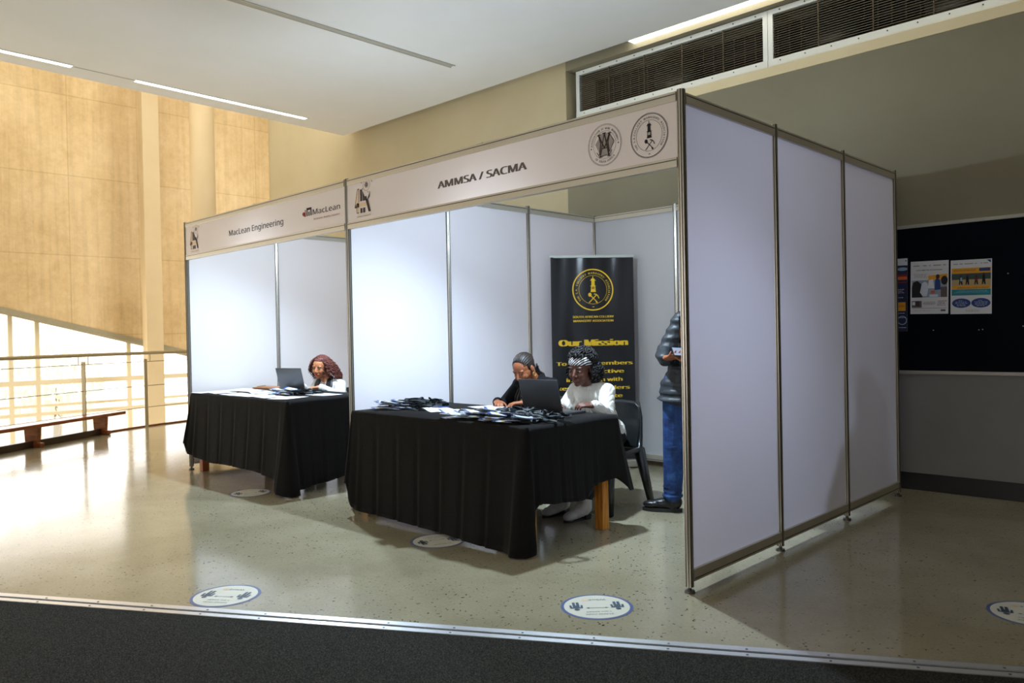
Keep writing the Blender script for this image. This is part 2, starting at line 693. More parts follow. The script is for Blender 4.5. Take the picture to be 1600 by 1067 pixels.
# the two louvre grilles in the recess
for k, (x0, x1, z0, z1) in enumerate(((-3.47, -1.21, 3.668, 4.205), (-1.205, 3.4, 3.668, 4.205))):
    g = thing('vent_grille', ('bronze louvre grille in white frame directly above the emblem end of the wide fascia sign' if k == 0 else
                              'long bronze louvre grille in white frame above the notice board wall, nearest the top corner'),
              'vent', ((x0 + x1) / 2, YW + 0.10, z0), 0, 'louvre grilles in the wall recess')
    bm = bmesh.new()
    fw = 0.045
    box(bm, (x0, YW + 0.075, z0), (x1, YW + 0.13, z0 + 0.085))
    box(bm, (x0, YW + 0.08, z1 - fw), (x1, YW + 0.13, z1))
    box(bm, (x0, YW + 0.08, z0 + fw), (x0 + fw, YW + 0.13, z1 - fw))
    box(bm, (x1 - fw, YW + 0.08, z0 + fw), (x1, YW + 0.13, z1 - fw))
    wpart('frame', bm, m_white_frame, g)
    bm = bmesh.new()
    n = 19
    for i in range(n):
        z = z0 + 0.097 + i * (z1 - z0 - fw - 0.105) / (n - 1)
        box(bm, (x0 + fw, -0.012, -0.0025), (x1 - fw, 0.012, 0.0025), 0,
            Matrix.Translation((0, YW + 0.105, z)) @ Matrix.Rotation(R(24), 4, 'X'))
    wpart('slat', bm, m_slat, g)
    nb = max(2, int((x1 - x0) / 0.42))
    for i in range(1, nb):
        x = x0 + (x1 - x0) * i / nb
        bm = bmesh.new()
        box(bm, (x - 0.005, YW + 0.088, z0 + fw), (x + 0.005, YW + 0.094, z1 - fw))
        wpart('stay_bar', bm, m_slat, g)
    bm = bmesh.new()
    for i in range(nb * 2):
        x = x0 + (i + .5) * (x1 - x0) / nb / 2
        for z in (z0 + 0.06, z1 - fw / 2):
            cyl(bm, (x, YW + 0.072, z), (x, YW + 0.081, z), 0.006, seg=8)
    wpart('screw', bm, m_alu_dark, g)
bm = bmesh.new()
for i in range(60):
    x = -3.5 + i * 0.115
    box(bm, (x, YW + 0.50, 3.66), (x + 0.012, YW + 0.51, 4.21))
for i in range(5):
    box(bm, (-3.5, YW + 0.515, 3.7 + i * 0.11), (3.4, YW + 0.52, 3.71 + i * 0.11))
b2 = bmesh.new()
box(b2, (-3.55, YW + 0.535, 3.655), (5.5, YW + 0.549, 4.215))
box(b2, (-3.55, YW + 0.14, 3.656), (5.5, YW + 0.535, 3.664))
link('plenum_shade_sheets', b2, m_dark, None, False, 'structure')  # dark sheets put the shade behind the louvres into colour
d = link('plenum_mesh_screen', bm, m_slat, None, False, 'structure')
for k, (x, lab) in enumerate(((-2.35, 'galvanised duct behind the louvres above the fascia emblems'), (-0.72, 'galvanised duct behind the louvres right of the white mullion'),
                              (0.28, 'galvanised duct behind the louvres over the pinned posters'))):
    bm = bmesh.new()
    cyl(bm, (x, YW + 0.3, 3.94), (x, YW + 0.49, 3.94), 0.235, seg=32)
    tag(link('air_duct', bm, m_duct, None, True), lab, 'duct', 'ducts behind the louvres')

# ------------------------------------------------------------------ ceiling
CZ = 4.25
bm = bmesh.new()
prism(bm, [(-6.93, -8.5), (5.5, -8.5), (5.5, 3.24), (-7.635, 3.14)], CZ, CZ + 0.25)
bmesh.ops.recalc_face_normals(bm, faces=bm.faces)
struct('ceiling', bm, m_ceil)
bm = bmesh.new()
box(bm, (-7.6, 3.1, CZ + 0.25), (5.5, 3.6, CZ + 0.35))
struct('ceiling_cove', bm, m_ceil)


def cx(y):
    return -7.092 - 0.0464 * (y - 0.035)


def ceil_light(y0, y1, label, lit=True, x_at=cx, w=0.075, group=None):
    a, c = V((x_at(y0), y0, CZ)), V((x_at(y1), y1, CZ))
    t = thing('ceiling_light', label, 'ceiling light', (a + c) / 2, 0, group)
    d = (c - a).normalized()
    nrm = V((d.y, -d.x, 0))
    L = (c - a).length

    def strip(w0, w1, z0, z1, e=0):
        bm = bmesh.new()
        o = V((0, 0, 0))
        prism(bm, [tuple((d * s * (L / 2 + e) + nrm * q).xy) for s, q in ((-1, w0), (1, w0), (1, w1), (-1, w1))], z0, z1)
        bmesh.ops.recalc_face_normals(bm, faces=bm.faces)
        return bm
    bm = strip(-w / 2 - 0.012, -w / 2, -0.007, 0.001, 0.012)
    for args in ((w / 2, w / 2 + 0.012, -0.007, 0.001, 0.012),):
        b2 = strip(*args)
        me = bpy.data.meshes.new('x')
        b2.to_mesh(me)
        b2.free()
        bm.from_mesh(me)
        bpy.data.meshes.remove(me)
    link('frame', bm, m_white_frame if lit else m_alu, t)
    link('diffuser', strip(-w / 2, w / 2, -0.005, 0.001), m_tube if lit else m_tube_off, t)
    return t


ceil_light(-3.6, -0.64, 'lit recessed strip light at the ceiling edge, cut off by the left frame side', group='lit strips along the ceiling edge')
ceil_light(0.035, 2.255, 'lit recessed strip light along the ceiling edge, ending near the ceiling corner', group='lit strips along the ceiling edge')
bm = bmesh.new()
prism(bm, [(cx(-0.62) - 0.008, -0.62), (cx(-0.62) + 0.008, -0.62), (cx(0.02) + 0.008, 0.02), (cx(0.02) - 0.008, 0.02)], CZ - 0.002, CZ + 0.001)
struct('trim_4', bm, m_ltgrey)
ceil_light(-3.2, 2.35, 'unlit grey strip fitting recessed in the middle of the white ceiling', False, lambda y: -4.34, 0.06)
t = thing('cove_light', 'long glowing tube light in the gap between white ceiling and louvre wall', 'ceiling light', (1.2, 3.28, CZ))
bm = bmesh.new()
box(bm, (-2.62, 3.232, CZ + 0.02), (5.4, 3.327, CZ + 0.05))
wpart('tube', bm, m_tube, t)
bm = bmesh.new()
box(bm, (-2.68, 3.232, CZ + 0.05), (5.45, 3.327, CZ + 0.09))
wpart('housing', bm, m_white_frame, t)

# ------------------------------------------------------------------ far facade: raked concrete over glazing
XF = -13.6


def rake(y):
    return 1.955 - 0.262 * (y - 0.1)


bm = bmesh.new()
M = Matrix(((0, 0, 1, 0), (1, 0, 0, 0), (0, 1, 0, 0), (0, 0, 0, 1)))
prism(bm, [(-9, rake(-9)), (6.5, rake(6.5)), (6.5, 9), (-9, 9)], XF - 0.3, XF, M)
bmesh.ops.recalc_face_normals(bm, faces=bm.faces)
struct('wall_left', bm, m_concrete)
bm = bmesh.new()
prism(bm, [(-9, rake(-9) - 0.095), (6.5, rake(6.5) - 0.095), (6.5, rake(6.5)), (-9, rake(-9))], XF - 0.3, XF + 0.03, M)
bmesh.ops.recalc_face_normals(bm, faces=bm.faces)
struct('trim_5', bm, m_greyband)

XG = -13.93
mull = [-8.9, -6.2, -3.4, -1.4, 0.32, 0.74, 2.31, 4.4, 6.4]
bays = list(zip(mull[:-1], mull[1:]))
for k, (y0, y1) in enumerate(bays):
    bm = bmesh.new()
    f = 0.035
    zt = rake(y0) + 0.05
    for y in (y0, y1 - f):
        box(bm, (XG - 0.05, y, -3.2), (XG + 0.02, y + f, zt))
    for z, h in ((0.60, 0.09), (0.18, 0.05), (0.03, 0.06), (-1.4, 0.09), (-3.15, 0.1)):
        box(bm, (XG - 0.05, y0 + f, z - h / 2), (XG + 0.02, y1 - f, z + h / 2))
    w = link(f'window_{k + 1}', bm, m_cream_frame, None, False, 'structure')
    bm = bmesh.new()
    box(bm, (XG - 0.02, y0 + f, -3.15), (XG - 0.012, y1 - f, zt))
    link('pane', bm, m_glass, w)

bm = bmesh.new()
box(bm, (-13.21, 2.315, -3.2), (-13.0, 2.62, 9), 0.01)
tag(struct('square_pillar', bm, m_column), 'square buff pillar in front of the raked concrete wall', 'pillar')
bm = bmesh.new()
cyl(bm, (-11.0, 2.545, -3.2), (-11.0, 2.545, 9), 0.2, seg=48)
o = struct('round_column', bm, m_column, True)
tag(o, 'round buff column standing behind the narrow fascia sign', 'column')

bm = bmesh.new()
box(bm, (-14.0, -9, -3.4), (-6.5, 6.5, -3.2))
struct('floor_lower', bm, m_slab)
bm = bmesh.new()
box(bm, (-60, -40, -3.7), (-14.0, 40, -3.45))
struct('ground_outside', bm, m_slab)
bm = bmesh.new()
box(bm, (-14, 6.2, -3.2), (-10.0, 6.5, 9))
box(bm, (-14, -9.0, -3.2), (-7.2, -8.7, 9))
struct('wall_side', bm, m_beige)

bm = bmesh.new()
box(bm, (-14.0, -9.0, 9.0), (-6.8, 6.5, 9.3))
struct('ceiling_upper_unseen', bm, m_ceil)  # unseen roof added to keep sky light off the concrete

# trees outside the glazing
rng = random.Random(5)
for k, (x, y, h, lab) in enumerate(((-24, -3.5, 6.4, 'hazy green tree outside the glazing, at the left frame side'), (-27, 1.2, 5.6, 'hazy green tree outside between the window mullions'),
                                    (-30, 5.4, 5.2, 'small hazy green tree outside, behind the railing post'))):
    t = thing('tree', lab, 'tree', (x, y, -3.45), 0, 'trees outside the glazing')
    bm = bmesh.new()
    tube(bm, [(0, 0, 0), (0.1, 0.05, h * .35), (0, 0.1, h * .6)], [0.2, 0.15, 0.07])
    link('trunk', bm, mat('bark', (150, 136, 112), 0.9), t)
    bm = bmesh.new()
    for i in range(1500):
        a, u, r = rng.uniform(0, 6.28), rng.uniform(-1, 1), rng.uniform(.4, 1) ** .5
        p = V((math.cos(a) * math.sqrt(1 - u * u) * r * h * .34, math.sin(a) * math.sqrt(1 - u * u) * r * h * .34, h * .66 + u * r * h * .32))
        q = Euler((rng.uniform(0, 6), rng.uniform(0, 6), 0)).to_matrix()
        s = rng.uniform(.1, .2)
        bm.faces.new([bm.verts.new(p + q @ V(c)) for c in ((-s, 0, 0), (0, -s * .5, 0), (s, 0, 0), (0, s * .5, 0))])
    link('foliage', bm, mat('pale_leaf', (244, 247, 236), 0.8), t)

# ------------------------------------------------------------------ unseen hall behind the camera: walls and window band added to shape light
bm = bmesh.new()
box(bm, (5.5, -8.5, 0), (5.8, 3.95, CZ))
struct('wall_right_unseen', bm, m_olive)  # out of view, added to darken the right side
bm = bmesh.new()
box(bm, (-7.0, -8.8, 0), (5.8, -8.5, 0.8))
box(bm, (-7.0, -8.8, 2.4), (5.8, -8.5, CZ))
box(bm, (-7.0, -8.8, 0.8), (-5.6, -8.5, 2.4))
box(bm, (3.6, -8.8, 0.8), (5.8, -8.5, 2.4))
struct('wall_front_unseen', bm, m_olive)  # unseen, added so the open sky does not flood the booths
bm = bmesh.new()
for i in range(7):
    x = -5.6 + i * 9.2 / 6
    box(bm, (x - 0.03, -8.7, 0.8), (x + 0.03, -8.62, 2.4))
w = link('window_9', bm, m_cream_frame, None, False, 'structure')  # unseen window band, invented as the opening for the front fill
bm = bmesh.new()
box(bm, (-5.6, -8.67, 0.8), (3.6, -8.662, 2.4))
link('pane', bm, m_glass, w)
# ------------------------------------------------------------------ balcony railing
t = thing('balcony_railing', 'steel balcony railing with cable infill along the floor edge', 'railing', (-10.05, 0.55, 0))


def edge_pts(off, z, step=0.35):
    out = []
    E2 = [V(p) for p in EDGE[:-1]]
    for i in range(len(E2) - 1):
        a, c = E2[i], E2[i + 1]
        n = V((c.y - a.y, -(c.x - a.x))).normalized()
        k = max(1, int((c - a).length / step))
        for j in range(k):
            p = a.lerp(c, j / k) + n * off
            out.append(V((p.x, p.y, z)))
    p = E2[-1]
    out.append(V((p.x + off, p.y, z)))
    # soften the corners
    for _ in range(3):
        out = [out[0]] + [(out[i - 1] + 2 * out[i] + out[i + 1]) / 4 for i in range(1, len(out) - 1)] + [out[-1]]
    return out


bm = bmesh.new()
tube(bm, edge_pts(0.05, 1.13), 0.026, 10)
wpart('handrail', bm, m_steel, t, True)
for z in (1.0, 0.63, 0.3):
    bm = bmesh.new()
    tube(bm, edge_pts(0.05, z), 0.005, 5)
    wpart('cable', bm, m_cable, t)
bm = bmesh.new()
tube(bm, edge_pts(0.03, 0.012), 0.014, 6)
wpart('edge_bead', bm, m_bench, t)
ep = edge_pts(0.05, 0)
cum = [0]
for a, c in zip(ep[:-1], ep[1:]):
    cum.append(cum[-1] + (c - a).length)


def along(s):
    for i in range(len(ep) - 1):
        if cum[i + 1] >= s:
            f = (s - cum[i]) / (cum[i + 1] - cum[i])
            return ep[i].lerp(ep[i + 1], f), (ep[i + 1] - ep[i]).normalized()
    return ep[-1], (ep[-1] - ep[-2]).normalized()


s_near = min(range(len(ep)), key=lambda i: (ep[i] - V((-9.83, 0.2, 0))).length)
s0 = cum[s_near]
for k, ds in enumerate((-4.3, -3.0, -1.6, 0.0, 1.15, 2.4)):
    p, d = along(s0 + ds)
    bm = bmesh.new()
    box(bm, (-0.03, -0.008, 0.0), (0.03, 0.008, 1.04), 0.002, Matrix.Translation(p) @ Matrix.Rotation(math.atan2(d.y, d.x) + (R(90) if k == 3 else 0), 4, 'Z'))
    wpart('post', bm, m_steel, t)
    for q in (-0.09, 0.09):
        pp = p + d * q
        bm = bmesh.new()
        cyl(bm, (pp.x, pp.y, 0.995), (pp.x, pp.y, 1.12), 0.005, seg=6)
        wpart('bracket', bm, m_cable, t)

# ------------------------------------------------------------------ bench
A, Bp = V((-8.63, -1.03, 0)), V((-9.92, 0.83, 0))
bd = (Bp - A).normalized()
bn = V((-bd.y, bd.x, 0))
ang = math.atan2(bd.y, bd.x)
t = thing('bench', 'low brown wooden bench in front of the balcony railing', 'bench', Bp - bd * 1.7 + bn * 0.15, ang)
bm = bmesh.new()
box(bm, (-1.7, -0.15, 0.255), (1.7, 0.15, 0.30), 0.008)
link('seat', bm, m_bench, t)
for q in (-1.1, 0.1, 1.35):
    bm = bmesh.new()
    prism(bm, [(-0.085, 0.05), (0.085, 0.05), (0.1, 0.255), (-0.1, 0.255)], -0.03, 0.03,
          Matrix.Translation((q, 0, 0)) @ Matrix(((0, 0, 1, 0), (1, 0, 0, 0), (0, 1, 0, 0), (0, 0, 0, 1))))
    box(bm, (q - 0.035, -0.14, 0), (q + 0.035, 0.14, 0.06), 0.015)
    link('leg', bm, m_bench, t)
bm = bmesh.new()
box(bm, (-1.65, -0.03, 0.0), (1.32, 0.03, 0.085), 0.004)
link('lower_rail', bm, mat('dark_stained_rail', (58, 38, 26), 0.4), t)

# ------------------------------------------------------------------ exhibition booths
BH = 2.5
PIT = 0.9925
XR, XM, XL = 0.0, -2.914, -5.787
YB = 3 * PIT


def post_into(t, x, y, z1=BH, z0=0.03):
    """octagonal slotted aluminium upright with a levelling foot"""
    bm = bmesh.new()
    r = 0.021
    cyl(bm, (x, y, z0), (x, y, z1), r, seg=8)
    p = wpart('post', bm, m_alu, t)
    bm = bmesh.new()
    for k in range(8):
        a = k * math.pi / 4 + math.pi / 8
        c = V((x + math.cos(a) * (r * 0.925), y + math.sin(a) * r * 0.925, 0))
        box(bm, (-0.0016, -0.0028, z0 + 0.001), (0.0016, 0.0028, z1 - 0.001), 0, Matrix.Translation(c) @ Matrix.Rotation(a, 4, 'Z'))
    bmesh.ops.transform(bm, matrix=local(t), verts=bm.verts)
    g = link('slot', bm, m_alu_dark, p)
    bm = bmesh.new()
    cyl(bm, (x, y, 0.012), (x, y, z0), 0.009, seg=10)
    cyl(bm, (x, y, 0.0), (x, y, 0.012), 0.027, 0.024, seg=18)
    bmesh.ops.transform(bm, matrix=local(t), verts=bm.verts)
    link('foot', bm, m_alu_dark, p)


def rail_into(t, a, c, z0, z1, th=0.036):
    """aluminium cross rail with a fine groove"""
    a, c = V(a), V(c)
    d = (c - a).normalized()
    M = Matrix.Translation((a.x, a.y, 0)) @ Matrix.Rotation(math.atan2(d.y, d.x), 4, 'Z')
    L = (c - a).length
    bm = bmesh.new()
    box(bm, (0.02, -th / 2, z0), (L - 0.02, th / 2, z1), 0.003, M)
    rl = wpart('rail', bm, m_rail, t)
    bm = bmesh.new()
    zg = z1 - 0.014 if z1 > 1 else z0 + 0.014
    for s in (-1, 1):
        box(bm, (0.022, s * th / 2 - 0.001, zg - 0.0025), (L - 0.022, s * th / 2 + 0.0012, zg + 0.0025), 0, M)
    bmesh.ops.transform(bm, matrix=local(t), verts=bm.verts)
    link('groove', bm, m_alu_dark, rl)


def partition(label, p0, p1, n, ends=(True, True), grp='booth partition walls'):
    p0, p1 = V((*p0, 0)), V((*p1, 0))
    t = thing('partition_wall', label, 'partition wall', (p0 + p1) / 2, 0, grp)
    d = (p1 - p0) / n
    for i in range(n + 1):
        if (i == 0 and not ends[0]) or (i == n and not ends[1]):
            continue
        q = p0 + d * i
        post_into(t, q.x, q.y)
    u = d.normalized()
    M0 = Matrix.Rotation(math.atan2(u.y, u.x), 4, 'Z')
    for i in range(n):
        a, c = p0 + d * i, p0 + d * (i + 1)
        rail_into(t, a, c, 2.43, 2.485)
        rail_into(t, a, c, 0.055, 0.115)
        bm = bmesh.new()
        MM = Matrix.Translation(a) @ M0
        bm.faces.new([bm.verts.new(MM @ V(c_)) for c_ in ((0.019, 0, 0.113), (d.length - 0.019, 0, 0.113), (d.length - 0.019, 0, 2.432), (0.019, 0, 2.432))])
        wpart('panel', bm, m_panel, t)
    return t


partition('white three-panel partition forming the near outer side of the booth, beside the notice board', (XR, 0), (XR, YB), 3)
partition('white three-panel partition dividing the two booths, behind the black banner', (XM, 0), (XM, YB), 3)
partition('white rear partition of the wider-lettered booth, behind the standing person', (XM, YB), (XR, YB), 3, (False, False))
partition('white outer partition of the far booth, beside the railing', (XL, 0), (XL, YB), 3)
partition('white rear partition of the far booth, behind the curly haired person', (XL, YB), (XM, YB), 3, (False, False))


def fascia(label, x0, x1):
    t = thing('fascia_sign', label, 'sign', ((x0 + x1) / 2, 0, 2.115), 0, 'booth fascia signs')
    rail_into(t, (x0, 0), (x1, 0), 2.445, 2.493)
    rail_into(t, (x0, 0), (x1, 0), 2.118, 2.168)
    bm = bmesh.new()
    bm.faces.new([bm.verts.new(c_) for c_ in ((x0 + 0.019, -0.012, 2.166), (x1 - 0.019, -0.012, 2.166), (x1 - 0.019, -0.012, 2.447), (x0 + 0.019, -0.012, 2.447))])
    wpart('sign_board', bm, m_fascia, t)
    return t, Print(local(t) @ facing((0, -0.0125, 0), (1, 0, 0), (0, 0, 1)))


def logo_4ir(p, x, z, s=1.0):
    """seminar mark: outlined 4, striped I and R, globe above; x, z = lower left, height 0.26 * s"""
    q = lambda pts: [(x + a * s, z + c * s) for a, c in pts]
    k = 0.0052 * s
    # the 4, an outline in tan with dark edges
    four = [(0.0, 0.062), (0.036, 0.185), (0.058, 0.185), (0.058, 0.17), (0.046, 0.17), (0.02, 0.078), (0.058, 0.078), (0.058, 0.052), (0.046, 0.052), (0.046, 0.022), (0.024, 0.022), (0.024, 0.062)]
    p.poly(q(four[:6] + [(0.02, 0.062), (0.0, 0.062)]), m_tan, 0)
    p.poly(q([(0.0, 0.062), (0.15, 0.062), (0.15, 0.088), (0.02, 0.088)]), m_tan, 0)
    p.poly(q([(0.026, 0.022), (0.048, 0.022), (0.048, 0.17), (0.026, 0.09)]), m_tan, 0)
    p.line(q([(0.0, 0.062), (0.034, 0.187), (0.056, 0.187)]), k, m_brown, 1)
    p.line(q([(0.022, 0.088), (0.048, 0.088), (0.048, 0.062)]), k, m_brown, 1)
    p.line(q([(0.0, 0.062), (0.024, 0.062), (0.024, 0.022), (0.048, 0.022)]), k, m_brown, 1)
    p.rect(*q([(0.046, 0.095)])[0], *q([(0.054, 0.186)])[0], m_ltgrey, 1)
    p.rect(*q([(0.066, 0.1)])[0], *q([(0.09, 0.182)])[0], m_brown, 1)
    p.rect(*q([(0.066, 0.018)])[0], *q([(0.09, 0.052)])[0], m_brown, 1)
    p.rect(*q([(0.098, 0.018)])[0], *q([(0.124, 0.052)])[0], m_brown, 1)
    p.poly(q([(0.096, 0.1), (0.096, 0.17), (0.12, 0.128), (0.14, 0.128), (0.15, 0.1)]), m_brown, 1)
    p.poly(q([(0.132, 0.1), (0.155, 0.11), (0.182, 0.16), (0.18, 0.122), (0.168, 0.108)]), m_brown, 1)
    p.poly(q([(0.128, 0.108), (0.158, 0.108), (0.19, 0.018), (0.162, 0.018)]), m_brown, 1)
    cx_, cz_ = 0.142, 0.205
    c = q([(cx_, cz_)])[0]
    p.ring(c[0], c[1], 0.038 * s, 0.0405 * s, m_ltgrey, 2)
    p.ring(c[0], c[1], 0.044 * s, 0.0455 * s, m_tan, 2)
    for a in range(6):
        aa = R(60 * a)
        cc = (c[0] + 0.014 * s * math.cos(aa), c[1] + 0.014 * s * math.sin(aa))
        p.ring(cc[0], cc[1], 0.004 * s, 0.0072 * s, m_brown, 3, 10)
    p.ring(c[0], c[1], 0.005 * s, 0.0085 * s, m_brown, 3, 12)
    for a, r in ((15, 0.066), (160, 0.062), (-70, 0.055), (70, 0.046), (205, 0.05)):
        p.disc(c[0] + r * s * math.cos(R(a)), c[1] + r * s * math.sin(R(a)), 0.0042 * s, 0.0042 * s, m_brown, 2, 10)
    p.line(q([(0.03, 0.008), (0.19, 0.008)]), 0.003 * s, m_tan, 1)
    p.text('MINING SEMINAR', *q([(0.108, -0.008)])[0], m_brown, width=0.165 * s, cap=0.009 * s, bold=0.01, lift=1)


def miners_badge(p, cx_, cz_, r, ink, words, cap, dark=None):
    """ring lettered round the rim, a safety lamp over crossed shovel and pick"""
    for a, b_ in ((0.985, 1.0), (0.94, 0.965)):
        p.ring(cx_, cz_, r * a, r * b_, ink, 1)
    p.ring(cx_, cz_, r * 0.675, r * 0.69, ink, 1)
    p.arc_text(words, cx_, cz_, r * 0.755, ink, 222, -42, cap, 0.02, lift=1)
    p.rect(cx_ - r * .05, cz_ - r * .835, cx_ + r * .05, cz_ - r * .805, ink, 1)
    f = lambda pts: [(cx_ + a * r, cz_ + c * r) for a, c in pts]
    p.poly(f([(-.11, -.1), (.13, -.1), (.11, 0.2), (-.09, 0.2)]), ink, 1)
    p.poly(f([(-.08, 0.2), (.09, 0.2), (.08, 0.46), (-.07, 0.46)]), ink, 1)
    p.poly(f([(-.1, 0.46), (.1, 0.46), (.08, 0.53), (-.08, 0.53)]), ink, 1)
    p.rect(cx_ - r * .018, cz_ + r * .53, cx_ + r * .022, cz_ + r * .64, ink, 1)
    for zz in (-.1, 0.18, 0.44):
        p.rect(cx_ - r * .13, cz_ + r * (zz - .012), cx_ + r * .14, cz_ + r * (zz + .018), ink, 1)
    p.rect(cx_ - r * .05, cz_ + r * .02, cx_ + r * .06, cz_ + r * .14, dark or m_fascia, 2)
    p.rect(cx_ - r * .012, cz_ + r * .02, cx_ + r * .018, cz_ + r * .14, ink, 3)
    p.line(f([(-.2, -.62), (.17, -.24)]), r * .04, ink, 1)
    p.line(f([(.2, -.6), (-.12, -.28)]), r * .04, ink, 1)
    p.disc(cx_ - r * .16, cz_ - r * .24, r * .085, r * .095, ink, 2, 16)
    p.line(f([(.2, -.64), (.13, -.56)]), r * .06, ink, 2)
    p.line(f([(.04, -.2), (.16, -.23), (.24, -.31), (.28, -.42)]), r * .045, ink, 2)


# wide fascia sign
t, p = fascia('white fascia sign lettered AMMSA / SACMA with two round emblems', XM, XR)
# Print here works in world x, z (the matrix already carries the thing's frame)
p.text('AMMSA / SACMA', -1.446, 2.272, m_greyprint, width=0.80, cap=0.068, bold=0.045)
p.link('lettering', t)
p = Print(p.M)
logo_4ir(p, -2.80, 2.20, 1.06)
p.link('seminar_logo', t)
p = Print(p.M)
miners_badge(p, -0.183, 2.305, 0.115, m_black, "THE S.A.COLLIERY MANAGERS' ASSOCIATION", 0.0165)
p.link('lamp_emblem', t)
p = Print(p.M)
ex, ez, er = -0.468, 2.309, 0.112
for a, b_ in ((0.985, 1.0), (0.94, 0.955), (0.655, 0.67)):
    p.ring(ex, ez, er * a, er * b_, m_greyprint, 1)
p.arc_text('ASSOCIATION OF MINE MANAGERS', ex, ez, er * 0.735, m_brown, 180, 4, 0.0165, 0.025, lift=1)
p.arc_text('OF SOUTH AFRICA', ex, ez, er * 0.845, m_brown, 226, 316, 0.0165, 0.025, True, lift=1)
for a in (186, -2):
    p.disc(ex + er * .81 * math.cos(R(a)), ez + er * .81 * math.sin(R(a)), 0.004, 0.004, m_brown, 1, 10)
f = lambda pts: [(ex + a * er, ez + c * er) for a, c in pts]
p.poly(f([(-.18, .55), (.22, .55), (.55, .12), (.2, -.5), (-.25, -.5), (-.56, .1)]), m_ltgrey, 1)
p.line(f([(.3, .5), (.56, .1), (.3, -.38)]), 0.003, m_brown, 2)
for a, w in (([(-.34, .5), (-.22, .1), (-.3, -.46)], 0.008), ([(-.34, .5), (0.0, -.15), (.3, .5)], 0.007), ([(.3, .5), (.2, .1), (.28, -.36)], 0.008),
             ([(0.0, .56), (-.26, -.56)], 0.006), ([(0.0, .56), (.27, -.56)], 0.009), ([(-.15, -.16), (.16, -.16)], 0.005), ([(-.34, -.56), (-.12, -.56)], 0.004),
             ([(.14, -.56), (.38, -.56)], 0.004), ([(-.42, .5), (-.22, .52)], 0.006), ([(.2, .52), (.4, .52)], 0.006), ([(-.12, .56), (.1, .56)], 0.006),
             ([(-.46, -.3), (-.3, -.52), (.3, -.5), (.44, -.3)], 0.004)):
    p.line(f(a), w, m_brown, 3)
p.link('monogram_emblem', t)

# narrow-looking far fascia sign
t, p = fascia('white fascia sign lettered with an engineering firm and small logo', XL, XM)
p.text('MacLean Engineering', -4.335, 2.263, m_black, width=0.98, cap=0.076, bold=0.012)
p.link('lettering', t)
p = Print(p.M)
logo_4ir(p, -5.67, 2.195, 1.02)
p.link('seminar_logo', t)
p = Print(p.M)
p.text('MacLean', -3.19, 2.287, m_black, width=0.385, cap=0.062, bold=0.008)
p.text('Performance. Reliability. Innovation.', -3.185, 2.243, m_redprint, width=0.37, cap=0.021)
p.poly([(-3.475, 2.285), (-3.475, 2.35), (-3.4, 2.35), (-3.4, 2.285), (-3.416, 2.285), (-3.416, 2.332), (-3.459, 2.332), (-3.459, 2.285)], m_black, 1)
p.rect(-3.446, 2.285, -3.43, 2.318, m_black, 1)
p.poly([(-3.51, 2.283), (-3.487, 2.283), (-3.487, 2.338), (-3.5, 2.338), (-3.5, 2.318), (-3.528, 2.325), (-3.528, 2.316), (-3.538, 2.316), (-3.538, 2.298), (-3.528, 2.298), (-3.528, 2.288), (-3.51, 2.292)], m_redprint, 1)
p.link('company_logo', t)


# spot lamps on arms behind the fascia: they light the booths
def spot(x, label):
    t = thing('spot_lamp', label, 'lamp', (x, 0.02, 2.46), 0, 'spot lamps behind the fascia signs')
    bm = bmesh.new()
    tube(bm, [(0, 0, 0.035), (0, 0.25, 0.08), (0, 0.57, 0.09)], 0.008)
    box(bm, (-0.02, -0.025, 0.024), (0.02, 0.03, 0.044), 0.003)
    link('arm', bm, m_alu, t)
    bm = bmesh.new()
    cyl(bm, (0, 0.58, 0.065), (0, 0.6, -0.02), 0.03, 0.05, 20, False)
    cyl(bm, (0, 0.575, 0.095), (0, 0.58, 0.065), 0.02, 0.03, 20)
    link('lamp_shade', bm, m_white_frame, t, True)
    bm = bmesh.new()
    ell(bm, (0, 0.597, 0.005), 0.028)
    link('bulb', bm, mat('lamp_bulb', (255, 255, 255), 0.5, emit=((0.86, 0.93, 1), 12)), t, True)
    light('spot_lamp_glow', 'POINT', (x, 0.655, 2.375), 44, (0.66, 0.83, 1.0), 0.045)
    lo = light('spot_lamp_light', 'SPOT', (x, 0.655, 2.375), 178, (0.66, 0.83, 1.0), 0.045, aim=(x, -0.1, 0))
    lo.data.spot_size = R(160)
    lo.data.spot_blend = 0.75


spot(-1.45, 'spot lamp on an arm behind the wide two-emblem fascia sign')
spot(-4.36, 'spot lamp on an arm behind the engineering fascia sign')

# ------------------------------------------------------------------ roll-up banner
BR, BL_ = V((-2.33, 2.83, 0)), V((-2.845, 2.215, 0))
bu = (BR - BL_).normalized()
bw = (BR - BL_).length
ang = math.atan2(bu.y, bu.x)
t = thing('rollup_banner', 'black roll-up banner with yellow lettering behind the seated people', 'banner', (BL_ + BR) / 2, ang)
bm = bmesh.new()
box(bm, (-bw / 2, -0.05, 0.01), (bw / 2, 0.05, 0.085), 0.015)
for s in (-1, 1):
    box(bm, (s * bw * .36 - 0.03, -0.12, 0), (s * bw * .36 + 0.03, 0.12, 0.012), 0.003)
link('base', bm, m_alu, t, False)
bm = bmesh.new()
box(bm, (-bw / 2 - 0.006, -0.012, 2.02), (bw / 2 + 0.006, 0.012, 2.045), 0.004)
link('top_rail', bm, mat('pale_grey_rail', (206, 212, 206), 0.4), t)
bm = bmesh.new()
cyl(bm, (0, 0.03, 0.08), (0, 0.014, 2.03), 0.009)
link('pole', bm, m_alu, t, True)


